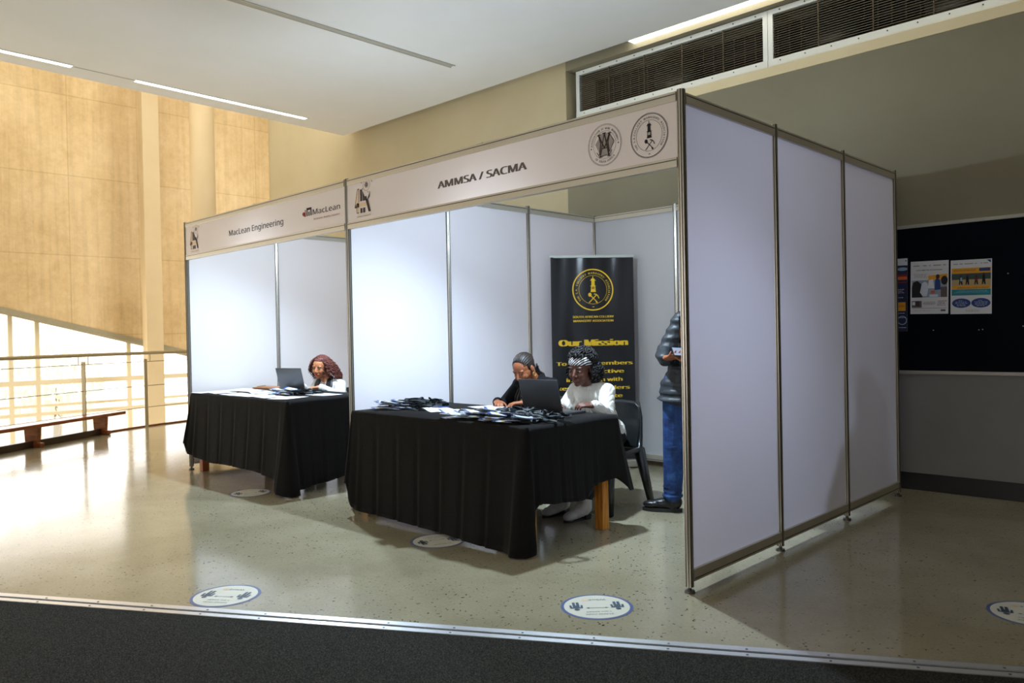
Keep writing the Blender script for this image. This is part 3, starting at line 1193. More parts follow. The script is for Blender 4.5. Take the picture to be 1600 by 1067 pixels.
def wav(x, z):
    f = max(0.0, (z - 0.1) / 1.9)
    return -0.006 * math.sin(x * 17 + 1.2 * z) * (0.25 + f * f) - 0.004 * math.sin(x * 39 + 2 - z * 2) * f ** 3 - 0.003 * math.sin(z * 5 + x * 6)


bm = bmesh.new()
NX, NZ = 60, 50
grid = [[bm.verts.new((-bw / 2 + bw * i / NX, wav(-bw / 2 + bw * i / NX, 0.08 + 1.945 * j / NZ), 0.08 + 1.945 * j / NZ)) for i in range(NX + 1)] for j in range(NZ + 1)]
for j in range(NZ):
    for i in range(NX):
        bm.faces.new((grid[j][i], grid[j][i + 1], grid[j + 1][i + 1], grid[j + 1][i]))
sheet = link('banner_sheet', bm, m_banner, t, True)


def lay(p, name):
    """lay flat print onto the rippled sheet"""
    bmesh.ops.subdivide_edges(p.bm, edges=[e for e in p.bm.edges if e.calc_length() > 0.03], cuts=2)
    for v in p.bm.verts:
        v.co.y = wav(v.co.x, v.co.z) + v.co.y - 0.0012
    return p.link(name, t)


p = Print(facing((0, 0, 0), (1, 0, 0), (0, 0, 1)))
zt = 2.02
miners_badge(p, 0.005, zt - 0.305, 0.2, m_yellow, "THE S.A. COLLIERY MANAGERS' ASSOCIATION", 0.027, m_banner)
p.ring(0.005, zt - 0.305, 0.2 * 0.96, 0.2 * 0.99, m_yellow, 0)
lay(p, 'emblem')
p = Print(p.M)
p.text('SOUTH AFRICAN COLLIERY', 0.005, zt - 0.573, m_yellow, width=0.395, cap=0.029, bold=0.035)
p.text("MANAGERS' ASSOCIATION", 0.005, zt - 0.611, m_yellow, width=0.385, cap=0.029, bold=0.035)
lay(p, 'subtitle')
p = Print(p.M)
p.text('Our Mission', 0.0, zt - 0.84, m_yellow, width=0.655, cap=0.088, bold=0.075)
lay(p, 'heading')
p = Print(p.M)
lines = [('To offer members', 0.735), ('the effective', 0.55), ('interaction with', 0.54), ('key stakeholders', 0.70), ('and promote', 0.54), ('professionalism', 0.58)]
for k, (s, w) in enumerate(lines):
    xr = (0.375, 0.29, 0.275, 0.345, 0.272, 0.29)[k]
    p.text(s, xr, zt - 1.025 - k * 0.0785, m_yellow, width=w, cap=0.05, bold=0.042, align='R')
lay(p, 'lettering')

# ------------------------------------------------------------------ notice board and posters
t = thing('notice_board', 'dark navy felt notice board in pale frame on the olive wall', 'notice board', (0.75, YW, 0.94))
bm = bmesh.new()
box(bm, (-1.5, YW - 0.016, 0.95), (3.0, YW, 2.085))
wpart('felt_panel', bm, m_navy, t)
bm = bmesh.new()
for lo, hi in (((-1.53, 0.925), (3.03, 0.952)), ((-1.53, 2.083), (3.03, 2.11)), ((-1.53, 0.952), (-1.503, 2.083)), ((3.003, 0.952), (3.03, 2.083))):
    box(bm, (lo[0], YW - 0.026, lo[1]), (hi[0], YW, hi[1]), 0.003)
wpart('frame', bm, mat('pale_board_frame', (168, 164, 152), 0.4, 0.3), t)
m_pin = mat('pin_head', (214, 208, 190), 0.4)
for (x, z, lab) in ((0.17, 1.27, 'pale pin left in the board below the students poster'), (0.485, 1.268, 'paler of two pins below the yellow poster'), (0.51, 1.27, 'pin just right of another pin below the yellow poster'),
                    (0.77, 1.29, 'pin left alone on the bare felt at the frame edge'), (0.68, 1.68, 'tiny pin right of the yellow poster')):
    bm = bmesh.new()
    ell(bm, (x, YW - 0.019, z), 0.0042, seg=8)
    tag(link('push_pin', bm, m_pin, None, True), lab, 'pin', 'pins left in the notice board')


def poster(name, label, x0, z0, w, h, tilt=0.0):
    t = thing(name, label, 'poster', (x0, YW - 0.0172, z0), 0, 'posters on the notice board')
    t.rotation_euler = (0, R(tilt), 0)
    bm = bmesh.new()
    box(bm, (0, -0.0008, 0), (w, 0, h))
    sh = link('sheet', bm, mat('poster_paper', (226, 228, 230), 0.5), t)
    return t, Print(facing((0, -0.001, 0), (1, 0, 0), (0, 0, 1)))


def text_bars(p, x0, x1, z, n, m, rnd, h=0.0022, gap=0.0065):
    """lines of illegibly small type"""
    for i in range(n):
        x = x0 + rnd.uniform(0, (x1 - x0) * .12)
        while x < x1 - 0.01:
            w = rnd.uniform(0.006, 0.02)
            p.rect(x, z - i * gap, min(x + w, x1), z - i * gap + h, m, 2)
            x += w + 0.004


rnd = random.Random(3)
t, p = poster('poster', 'white poster with a large group photograph on the dark notice board', 0.003, 1.402, 0.274, 0.415, 1.2)
for x, w in ((0.02, 0.045), (0.09, 0.028), (0.135, 0.012), (0.165, 0.055), (0.235, 0.02)):
    p.rect(x, 0.375, x + w, 0.383, m_ltgrey, 1)
p.text('CTFS AND FYE ACTIVATIONS', 0.137, 0.34, m_black, width=0.185, cap=0.012, bold=0.03, lift=1)
text_bars(p, 0.02, 0.125, 0.312, 5, m_ltgrey, rnd)
p.rect(0.01, 0.13, 0.265, 0.265, mat('photo_grey_blue', (150, 164, 180), 0.6), 0)
p.poly([(0.13, 0.265), (0.265, 0.265), (0.265, 0.31), (0.13, 0.3)], m_amber, 0)
p.poly([(0.01, 0.13), (0.09, 0.13), (0.075, 0.19), (0.08, 0.235), (0.05, 0.262), (0.02, 0.25), (0.01, 0.21)], m_black, 1)
p.poly([(0.07, 0.17), (0.085, 0.24), (0.105, 0.255), (0.125, 0.24), (0.13, 0.19), (0.12, 0.14), (0.09, 0.14)], m_card, 2)
p.poly([(0.125, 0.2), (0.135, 0.265), (0.165, 0.27), (0.175, 0.2)], m_paper, 2)
p.poly([(0.175, 0.185), (0.18, 0.265), (0.195, 0.285), (0.215, 0.26), (0.22, 0.19)], m_blueprint, 2)
p.disc(0.198, 0.29, 0.014, 0.018, m_brown, 3, 14)
p.disc(0.245, 0.26, 0.024, 0.035, m_black, 2, 18)
p.rect(0.22, 0.13, 0.265, 0.21, m_greyprint, 1)
p.rect(0.15, 0.16, 0.178, 0.18, mat('orange_print', (224, 100, 40), 0.6), 3)
p.rect(0.14, 0.133, 0.2, 0.152, m_card, 3)
p.rect(0.01, 0.05, 0.083, 0.103, mat('photo_grey', (96, 92, 92), 0.6), 1)
p.rect(0.04, 0.06, 0.068, 0.1, m_brown, 2)
p.rect(0.015, 0.07, 0.035, 0.095, m_card, 2)
text_bars(p, 0.09, 0.185, 0.092, 4, m_greyprint, rnd)
text_bars(p, 0.195, 0.262, 0.098, 4, m_redprint, rnd, 0.004, 0.011)
p.rect(0.01, 0.044, 0.265, 0.046, m_blueprint, 1)
text_bars(p, 0.02, 0.15, 0.026, 1, m_ltgrey, rnd)
p.rect(0.22, 0.02, 0.255, 0.034, m_greyprint, 1)
p.link('print', t)

t, p = poster('poster', 'poster with yellow and teal bands and two blue ovals', 0.292, 1.392, 0.279, 0.412, 1.0)
for x, w in ((0.02, 0.03), (0.06, 0.025), (0.095, 0.06), (0.165, 0.016), (0.205, 0.01), (0.225, 0.03)):
    p.rect(x, 0.378, x + w, 0.385, m_ltgrey, 1)
p.poly([(0.245, 0.405), (0.272, 0.405), (0.272, 0.382)], m_blueprint, 1)
p.rect(0.008, 0.19, 0.272, 0.35, m_amber, 0)
p.rect(0.008, 0.215, 0.272, 0.308, mat('photo_sand', (196, 170, 120), 0.6), 1)
p.rect(0.008, 0.262, 0.272, 0.308, mat('photo_dusk', (62, 78, 74), 0.6), 2)
p.rect(0.195, 0.322, 0.268, 0.346, m_blueprint, 1)
for x, h in ((0.07, 0.06), (0.115, 0.065), (0.175, 0.06), (0.225, 0.075)):
    p.poly([(x - 0.012, 0.222), (x - 0.006, 0.222 + h), (x + 0.008, 0.222 + h), (x + 0.014, 0.222), (x + 0.004, 0.224), (x, 0.245), (x - 0.004, 0.224)], m_black, 3)
    p.disc(x + 0.001, 0.226 + h, 0.007, 0.009, m_brown, 4, 10)
p.rect(0.068, 0.25, 0.08, 0.278, m_skyprint, 4)
p.rect(0.17, 0.25, 0.182, 0.278, m_redprint, 4)
text_bars(p, 0.02, 0.26, 0.2, 2, m_brown, rnd)
text_bars(p, 0.02, 0.18, 0.335, 2, m_brown, rnd)
p.rect(0.008, 0.142, 0.272, 0.188, m_teal, 0)
text_bars(p, 0.02, 0.26, 0.175, 3, m_skyprint, rnd)
for x in (0.075, 0.207):
    p.disc(x, 0.083, 0.064, 0.036, m_blueprint, 1, 36)
    for q, w in ((0.1, 0.02), (0.09, 0.045), (0.08, 0.048), (0.07, 0.04), (0.061, 0.03)):
        text_bars(p, x - w, x + w, q, 1, m_card, rnd)
text_bars(p, 0.1, 0.2, 0.03, 3, m_ltgrey, rnd)
p.link('print', t)

t, p = poster('poster', 'tall dark blue poster half hidden by the booth partition edge', -0.30, 1.268, 0.278, 0.585, 1.0)
p.rect(0, 0, 0.278, 0.53, mat('deep_blue_print', (14, 24, 66), 0.4), 0)
p.disc(0.24, 0.5, 0.038, 0.014, m_skyprint, 1, 24)
p.rect(0.16, 0.44, 0.275, 0.458, m_redprint, 1)
p.rect(0.14, 0.415, 0.275, 0.44, mat('glow_orange_print', (240, 110, 40), 0.5), 1)
p.rect(0.16, 0.39, 0.275, 0.4, m_redprint, 1)
p.disc(0.266, 0.565, 0.005, 0.005, m_brown, 1, 10)
for z, w in ((0.335, 0.06), (0.322, 0.05), (0.309, 0.055), (0.27, 0.06)):
    text_bars(p, 0.2, 0.2 + w, z, 1, m_card, rnd, 0.004)
p.rect(0.1, 0.165, 0.265, 0.235, m_amber, 1)
text_bars(p, 0.21, 0.262, 0.21, 3, m_redprint, rnd)
p.ring(0.24, 0.09, 0.03, 0.036, m_skyprint, 1, 24)
for z in (0.145, 0.11, 0.03):
    text_bars(p, 0.2, 0.27, z, 1, m_card, rnd, 0.004)
p.link('print', t)

# ------------------------------------------------------------------ tables and their black cloths
def table(label, c, w, d, h, wood):
    t = thing('table', label, 'table', (*c, 0), 0, 'wooden tables under black cloths')
    bm = bmesh.new()
    box(bm, (-w / 2, -d / 2, h - 0.034), (w / 2, d / 2, h - 0.006), 0.004)
    link('tabletop', bm, wood, t)
    for sx in (-1, 1):
        for sy in (-1, 1):
            bm = bmesh.new()
            x, y = sx * (w / 2 - 0.08), sy * (d / 2 - 0.08)
            box(bm, (x - 0.034, y - 0.034, 0), (x + 0.034, y + 0.034, h - 0.034), 0.004)
            link('leg', bm, wood, t)
    return t


def tablecloth(label, c, w, d, h, keys, seed, folds):
    rnd = random.Random(seed)
    corners = [(-w / 2, -d / 2), (w / 2, -d / 2), (w / 2, d / 2), (-w / 2, d / 2)]
    norms = [(0, -1), (1, 0), (0, 1), (-1, 0)]
    rc = 0.02
    samples = []       # (s, base point, outward normal)
    for e in range(4):
        a, b_ = V(corners[e]), V(corners[(e + 1) % 4])
        n0, n1 = V(norms[e]), V(norms[(e + 1) % 4])
        u = (b_ - a).normalized()
        L = (b_ - a).length
        k = int(L / 0.018)
        for i in range(k + 1):
            f = i / k
            p = a + u * (rc + (L - 2 * rc) * f)
            samples.append((e + 0.02 + 0.96 * f, p, n0))
        cc = b_ - u * rc - n0 * rc * 0 + (-n0) * rc
        for i in range(1, 14):
            th = i / 14 * math.pi / 2
            n = (n0 * math.cos(th) + n1 * math.sin(th))
            samples.append((e + 0.98 + 0.04 * i / 14, cc + n * rc, n))
    ks = sorted(keys)
    ks = [(ks[-1][0] - 4,) + ks[-1][1:]] + ks + [(ks[0][0] + 4,) + ks[0][1:]]

    def val(s):
        for a, b_ in zip(ks[:-1], ks[1:]):
            if a[0] <= s <= b_[0]:
                f = (s - a[0]) / (b_[0] - a[0] or 1)
                f = f * f * (3 - 2 * f)
                return a[1] + (b_[1] - a[1]) * f, a[2] + (b_[2] - a[2]) * f
        return ks[-1][1:]
    K = 16
    ph = [rnd.uniform(0, 6.28) for _ in range(6)]
    bm = bmesh.new()
    rings = []
    for s, p, n in samples:
        D, F = val(s)
        corner = abs((s % 1) - 0.0) < 0.021 or abs((s % 1) - 1.0) < 0.021
        x = (s % 4)
        # pressed folds: sharp narrow creases between flat panels
        fr = (x * folds) % 1.0
        crease = -math.exp(-((fr - 0.5) / 0.07) ** 2) + 0.55 * math.exp(-((fr - 0.64) / 0.08) ** 2)
        wave = 0.8 * math.sin(x * 9 + ph[0]) + 0.3 * math.sin(x * 17 + ph[1])
        col = []
        for j in range(K + 1):
            q = j / K
            dd = D * q
            o = 0.004 + F * q ** 1.15
            amp = (0.006 + 0.016 * q) * min(1, q * 4)
            if not corner:
                o += crease * amp * 0.55 + wave * 0.009 * q ** 1.5
            else:
                o += 0.012 * q * math.sin((s * 25 * 6.28))
            o = max(o, 0.003)
            z = h - dd
            if j == 0:
                o, z = 0.0, h
            col.append(bm.verts.new((p.x + n.x * o, p.y + n.y * o, max(z, 0.006))))
        rings.append(col)
    N = len(rings)
    for i in range(N):
        a, b_ = rings[i], rings[(i + 1) % N]
        for j in range(K):
            bm.faces.new((a[j], a[j + 1], b_[j + 1], b_[j]))
    top = bm.faces.new([r[0] for r in rings])
    bmesh.ops.triangulate(bm, faces=[top])
    bmesh.ops.recalc_face_normals(bm, faces=bm.faces)
    me = bake(bm, [('SOLIDIFY', dict(thickness=0.003, offset=-1.0))])
    o = link_mesh('tablecloth', me, m_cloth, None, True)
    o.location = (*c, 0)
    tag(o, label, 'tablecloth', 'black tablecloths')
    return o


TR, TW, TD, TH = (-1.945, 0.385), 1.80, 0.87, 0.752
table('wooden table with pine legs under the nearer black cloth', TR, TW, TD, TH, m_wood)
tablecloth('black tablecloth with heaped lanyards and laptop, nearer of the two, reaching the floor in front', TR, TW + 0.012, TD + 0.012, TH + 0.005,
           [(0.0, 0.53, 0.055), (0.05, 0.70, 0.05), (0.10, 0.725, 0.03), (0.5, 0.735, 0.028), (0.9, 0.745, 0.06), (0.965, 0.75, 0.11), (0.99, 0.75, 0.09), (1.012, 0.74, 0.04), (1.035, 0.60, 0.02), (1.07, 0.46, 0.02),
            (1.25, 0.48, 0.025), (1.55, 0.50, 0.02), (1.75, 0.42, 0.02), (1.9, 0.40, 0.05), (2.0, 0.50, 0.10), (2.06, 0.44, 0.06), (2.2, 0.34, 0.01), (2.8, 0.34, 0.01), (2.98, 0.48, 0.03), (3.2, 0.45, 0.01), (3.9, 0.48, 0.015)], 4, 8.0)
LT, LW, LD, LH = (-4.745, 0.40), 1.87, 0.86, 0.78
table('wooden table with reddish legs under the farther black cloth', LT, LW, LD, LH, m_wood_red)
tablecloth('black tablecloth strewn with white papers, in the far booth', LT, LW + 0.012, LD + 0.012, LH + 0.005,
           [(0.0, 0.50, 0.075), (0.04, 0.60, 0.07), (0.12, 0.63, 0.05), (0.25, 0.65, 0.04), (0.45, 0.635, 0.04), (0.7, 0.63, 0.05), (0.9, 0.66, 0.06), (0.97, 0.76, 0.11), (1.01, 0.775, 0.15), (1.06, 0.74, 0.08),
            (1.3, 0.72, 0.04), (1.8, 0.68, 0.03), (2.0, 0.6, 0.06), (2.2, 0.36, 0.01), (2.8, 0.36, 0.01), (3.0, 0.5, 0.04), (3.3, 0.45, 0.01), (3.9, 0.5, 0.02)], 9, 7.0)
TOPR, TOPL = TH + 0.005, LH + 0.005


# ------------------------------------------------------------------ chairs: moulded plastic with tapered splayed legs, front faces -y
def chair(label, loc, rz):
    t = thing('plastic_chair', label, 'chair', loc, rz, 'black plastic chairs')
    bm = bmesh.new()
    n = 14
    g = []
    for j in range(n + 1):
        for i in range(n + 1):
            x = (i / n - .5) * 0.43
            y = -0.22 + 0.43 * j / n
            z = 0.425 - 0.018 * math.cos(x * 7) * math.sin(math.pi * min(1, j / n * 1.05)) + (0.0 if j > 1 else -0.014 * (2 - j) ** 1.4)
            g.append(bm.verts.new((x * (1 - 0.06 * j / n), y, z)))
    for j in range(n):
        for i in range(n):
            bm.faces.new((g[j * (n + 1) + i], g[j * (n + 1) + i + 1], g[(j + 1) * (n + 1) + i + 1], g[(j + 1) * (n + 1) + i]))
    link_mesh('seat', bake(bm, [('SOLIDIFY', dict(thickness=0.028, offset=-1))]), m_blackplastic, t, True)
    bm = bmesh.new()
    m_, g = 16, []
    for j in range(m_ + 1):
        f = j / m_
        z = 0.43 + 0.35 * f
        hw = 0.195 + 0.012 * math.sin(math.pi * f) - (0.05 * max(0, (f - 0.82) / 0.18) ** 2)
        for i in range(m_ + 1):
            q = (i / m_ - .5) * 2
            g.append(bm.verts.new((q * hw, 0.205 + 0.085 * f - 0.05 * q * q * (0.6 + 0.4 * f), z - 0.012 * q * q * (f > .7))))
    for j in range(m_):
        for i in range(m_):
            bm.faces.new((g[j * (m_ + 1) + i], g[j * (m_ + 1) + i + 1], g[(j + 1) * (m_ + 1) + i + 1], g[(j + 1) * (m_ + 1) + i]))
    link_mesh('backrest', bake(bm, [('SOLIDIFY', dict(thickness=0.016, offset=0))]), m_blackplastic, t, True)
    for sx in (-1, 1):
        bm = bmesh.new()          # side rim joining seat, back and rear leg
        pts = [(sx * 0.215, -0.2, 0.415), (sx * 0.217, 0.0, 0.412), (sx * 0.214, 0.19, 0.42), (sx * 0.206, 0.215, 0.52), (sx * 0.2, 0.232, 0.66), (sx * 0.17, 0.255, 0.77)]
        tube(bm, pts, [0.018, 0.02, 0.024, 0.02, 0.016, 0.012], 8)
        link('side_rim', bm, m_blackplastic, t, True)
        for (a, c) in (((sx * 0.205, -0.19, 0.42), (sx * 0.245, -0.245, 0.0)), ((sx * 0.205, 0.19, 0.44), (sx * 0.25, 0.285, 0.0))):
            bm = bmesh.new()
            a, c = V(a), V(c)
            q0 = [V((-.034, -.036, 0)), V((.034, -.036, 0)), V((.034, .036, 0)), V((-.034, .036, 0))]
            v0 = [bm.verts.new(a + q) for q in q0]
            v1 = [bm.verts.new(c + q * 0.58) for q in q0]
            bm.faces.new(v0)
            bm.faces.new(v1[::-1])
            for i in range(4):
                bm.faces.new((v0[i], v1[i], v1[(i + 1) % 4], v0[(i + 1) % 4]))
            bmesh.ops.recalc_face_normals(bm, faces=bm.faces)
            bmesh.ops.bevel(bm, geom=bm.edges[:], offset=0.006, segments=2, affect='EDGES')
            link('leg', bm, m_blackplastic, t, True)
    return t


chair('black plastic chair under the person in the white sweater', (-1.535, 1.27, 0), R(2))
chair('black plastic chair under the person with braids', (-2.17, 1.27, 0), R(-3))
chair('black plastic chair under the curly haired person', (-4.86, 1.16, 0), R(10))


# ------------------------------------------------------------------ laptops: hinge line along local x, lid outside faces -y
def laptop(label, loc, rz, w=0.35, d=0.235, lean=14):
    t = thing('laptop', label, 'laptop', loc, rz, 'open laptops')
    bm = bmesh.new()
    box(bm, (-w / 2, 0, 0), (w / 2, d, 0.016), 0.004)
    link('base', bm, m_laptop, t)
    bm = bmesh.new()
    box(bm, (-w / 2 + 0.02, 0.03, 0.0162), (w / 2 - 0.02, 0.125, 0.0172))
    link('keyboard', bm, m_laptop_dark, t)
    M = Matrix.Translation((0, -0.002, 0.014)) @ Matrix.Rotation(R(lean), 4, 'X')
    bm = bmesh.new()
    box(bm, (-w / 2, -0.007, 0), (w / 2, 0, d), 0.003, M)
    lid = link('lid', bm, m_laptop, t)
    bm = bmesh.new()
    box(bm, (-w / 2 + 0.008, 0.0002, 0.012), (w / 2 - 0.008, 0.0012, d - 0.008), 0, M)
    link('screen', bm, m_screen, lid)
    bm = bmesh.new()
    cyl(bm, (-w * .3, 0.0, 0.014), (w * .3, 0.0, 0.014), 0.008, seg=10)
    link('hinge', bm, m_laptop_dark, t, True)


laptop('dark grey laptop on the nearer table, behind the lanyard heap', (-1.45, 0.545, TOPR), R(1), 0.345)
laptop('grey laptop on the far table in front of the curly haired person', (-4.63, 0.50, TOPL), R(12), 0.345)


# ------------------------------------------------------------------ papers and small things
def sheet(label, x, y, z, rz, w=0.21, h=0.297, curl=0.004, group=None, seed=0):
    rnd = random.Random(seed)
    bm = bmesh.new()
    n = 10
    a, c = rnd.uniform(0, 6), rnd.uniform(0, 6)
    g = [[bm.verts.new(((i / n - .5) * w, (j / n - .5) * h, 0.0012 + curl * (0.5 + 0.5 * math.sin(i / n * 3 + a)) * (0.5 + .5 * math.sin(j / n * 4 + c)) ** 2)) for i in range(n + 1)] for j in range(n + 1)]
    for j in range(n):
        for i in range(n):
            bm.faces.new((g[j][i], g[j][i + 1], g[j + 1][i + 1], g[j + 1][i]))
    o = link_mesh('paper_sheet', bake(bm, [('SOLIDIFY', dict(thickness=0.0006, offset=0))]), m_paper, None, True)
    o.location = (x, y, z)
    o.rotation_euler = (0, 0, R(rz))
    return tag(o, label, 'paper', group)


sheet('white sheet with a pen on it in the middle of the nearer table', -2.33, 0.36, TOPR, 68, curl=0.016, seed=1)
sheet('white sheet overlapping the pen sheet, beside the badge heap', -2.10, 0.33, TOPR + 0.0016, 82, curl=0.01, seed=2)
sheet('white sheet at the rear edge of the nearer table, beside the person with braids', -2.13, 0.70, TOPR, 84, curl=0.006, seed=3)
far = [(-5.57, 0.10, 4, 'white sheet at the front corner of the far table beside the railing'), (-5.60, 0.42, 12, 'white sheet against the outer partition on the far table'), (-5.33, 0.12, 80, 'second white sheet along the front edge of the far table, from the railing end'),
       (-5.32, 0.40, 95, 'white sheet behind the front row of papers, railing end of the far table'), (-5.0, 0.10, 86, 'third white sheet along the front edge of the far table, from the railing end'), (-5.0, 0.36, 70, 'white sheet in front of the laptop on the far table'),
       (-4.68, 0.09, 92, 'fourth white sheet along the front edge of the far table, from the railing end'), (-4.36, 0.10, 84, 'fifth white sheet along the front edge of the far table, from the railing end'), (-4.68, 0.30, 100, 'white sheet between laptop and front papers on the far table'),
       (-4.1, 0.14, 20, 'white sheet nearest the front corner post end of the far table'), (-4.13, 0.52, 90, 'white sheet beside the lanyards, dividing partition side of the far table')]
for k, (x, y, r, lab) in enumerate(far):
    sheet(lab, x, y, TOPL + 0.0013 * (k % 4), r, seed=20 + k)


def pen(label, x, y, z, rz, m):
    t = thing('pen', label, 'pen', (x, y, z), R(rz), 'pens')
    bm = bmesh.new()
    cyl(bm, (-0.06, 0, 0.005), (0.055, 0, 0.005), 0.0045, seg=10)
    cyl(bm, (0.055, 0, 0.005), (0.068, 0, 0.005), 0.0045, 0.001, seg=10)
    link('barrel', bm, m, t, True)
    bm = bmesh.new()
    box(bm, (-0.055, -0.001, 0.0095), (-0.02, 0.001, 0.0115))
    link('clip', bm, m_alu, t)


pen('dark blue pen lying on the white sheet, nearer table', -2.31, 0.36, TOPR + 0.018, 40, m_blueprint)
t = thing('clipboard', 'brown clipboard at the rear of the far table behind the laptop', 'clipboard', (-5.42, 0.70, TOPL), R(14))
bm = bmesh.new()
box(bm, (-0.16, -0.11, 0.001), (0.16, 0.11, 0.022), 0.003)
link('board', bm, mat('brown_hardboard', (168, 112, 70), 0.6), t)
bm = bmesh.new()
box(bm, (-0.165, -0.05, 0.022), (-0.135, 0.05, 0.034), 0.004)
link('clip', bm, m_alu, t)

# ------------------------------------------------------------------ lanyards: ribbon loop with a badge pouch
m_badgeart = mat('printed_badge', (220, 228, 240), 0.3)
nt, b = nodes(m_badgeart)
vv = tex_coord(nt, 'Generated')
sx_ = nt.nodes.new('ShaderNodeSeparateXYZ')
nt.links.new(vv, sx_.inputs[0])
setcol(nt, b, ramp(nt, sx_.outputs['X'], [(0.0, (62, 84, 150)), (0.16, (70, 96, 160)), (0.18, (222, 230, 242)), (0.44, (210, 224, 240)), (0.47, (236, 206, 92)), (0.56, (238, 212, 110)), (0.59, (222, 232, 244)), (0.88, (206, 222, 240)), (0.9, (150, 172, 214))]))
m_badgeart2 = mat('printed_badge_plain', (206, 218, 236), 0.3)
m_hook = mat('violet_clip', (70, 62, 120), 0.35, 0.3)


def ribbon(rnd, n=70, L=0.22, Wd=0.11, H=0.03):
    """a loop folded over on itself"""
    k = [rnd.uniform(0, 6.28) for _ in range(6)]
    f1, f2 = rnd.choice((2, 3)), rnd.choice((3, 4, 5))
    pts = []
    for i in range(n):
        a = i / n * 2 * math.pi
        x = L * (0.5 - 0.5 * math.cos(a)) + 0.03 * math.sin(f2 * a + k[0]) * math.sin(a / 2)
        y = Wd * 0.5 * math.sin(a) + 0.035 * math.sin(f1 * a + k[1]) * math.sin(a / 2)
        z = 0.012 + H * (0.5 + 0.5 * math.sin(f2 * a + k[2])) * math.sin(a / 2) ** 2 * (0.6 + .4 * math.sin(f1 * a + k[3]))
        pts.append(V((x, y, max(z, 0.003))))
    bm = bmesh.new()
    rows = []
    for i in range(n):
        tdir = (pts[(i + 1) % n] - pts[i - 1]).normalized()
        tw = R(42) * math.sin(f1 * i / n * 6.28 + k[4]) + R(30) * math.sin(f2 * i / n * 6.28 + k[5])
        side = tdir.cross(V((0, 0, 1)))
        side = side.normalized() if side.length > 1e-3 else V((1, 0, 0))
        up = side.cross(tdir)
        sd = side * math.cos(tw) + up * math.sin(tw)
        a, c = pts[i] + sd * 0.0095, pts[i] - sd * 0.0095
        a.z, c.z = max(a.z, 0.001), max(c.z, 0.001)
        rows.append((bm.verts.new(a), bm.verts.new(c)))
    for i in range(n):
        (a, c), (d, e) = rows[i], rows[(i + 1) % n]
        bm.faces.new((a, d, e, c))
    return bake(bm, [('SOLIDIFY', dict(thickness=0.0012, offset=0))])


LANY = []
rnd = random.Random(11)
for k in range(7):
    strap = ribbon(rnd, H=0.034)
    strap.materials.append(m_strap)
    strap.polygons.foreach_set('use_smooth', [True] * len(strap.polygons))
    bm = bmesh.new()
    box(bm, (-0.135, -0.044, 0.001), (-0.02, 0.044, 0.0035))
    card = bpy.data.meshes.new('card')
    bm.to_mesh(card)
    bm.free()
    card.materials.append(m_badgeart if k % 3 else m_badgeart2)
    bm = bmesh.new()
    box(bm, (-0.142, -0.05, 0.0), (-0.012, 0.05, 0.0045), 0.001)
    pouch = bpy.data.meshes.new('pouch')
    bm.to_mesh(pouch)
    bm.free()
    pouch.materials.append(m_pouch)
    bm = bmesh.new()
    cyl(bm, (-0.012, 0, 0.006), (0.012, 0, 0.006), 0.0055, seg=8)
    box(bm, (-0.006, -0.008, 0.001), (0.004, 0.008, 0.011), 0.002)
    hook = bpy.data.meshes.new('hook')
    bm.to_mesh(hook)
    bm.free()
    hook.materials.append(m_hook)
    LANY.append((strap, card, pouch, hook))


def lanyard(x, y, z, rz, pitch, roll, label, group, k):
    t = thing('lanyard', label, 'lanyard', (x, y, z), 0, group)
    t.rotation_euler = (R(roll), R(pitch), rz)
    for nm, me in zip(('strap', 'badge', 'clear_pouch', 'clip'), LANY[k % len(LANY)]):
        o = bpy.data.objects.new(nm, me)
        COL.objects.link(o)
        o.parent = t


def heap(n, cx_, cy_, sx, sy, ang, spread, hmax, zt, label, group, rnd):
    for i in range(n):
        f = (i + .5) / n
        a, q = rnd.uniform(-1, 1), rnd.uniform(-1, 1)
        x, y = cx_ + a * sx, cy_ + q * sy
        lanyard(x, y, zt + 0.003 + hmax * f * (1 - 0.6 * abs(a)), R(ang + rnd.uniform(-spread, spread)), rnd.uniform(-3, 6) + 7 * f, rnd.uniform(-14, 14) * f, label, group, rnd.randrange(7))


heap(50, -1.47, 0.15, 0.34, 0.11, 72, 46, 0.055, TOPR, 'black lanyard with printed badge in the heap in front of the nearer laptop', 'lanyards heaped in front of the laptop', random.Random(21))
heap(26, -2.64, 0.28, 0.09, 0.10, 62, 26, 0.07, TOPR, 'black lanyard with badge in the heap beside the dividing partition', 'lanyards heaped beside the dividing partition', random.Random(22))
heap(14, -4.50, 0.36, 0.13, 0.08, 35, 40, 0.05, TOPL, 'black lanyard in the small heap on the far table', 'lanyards on the far table', random.Random(23))


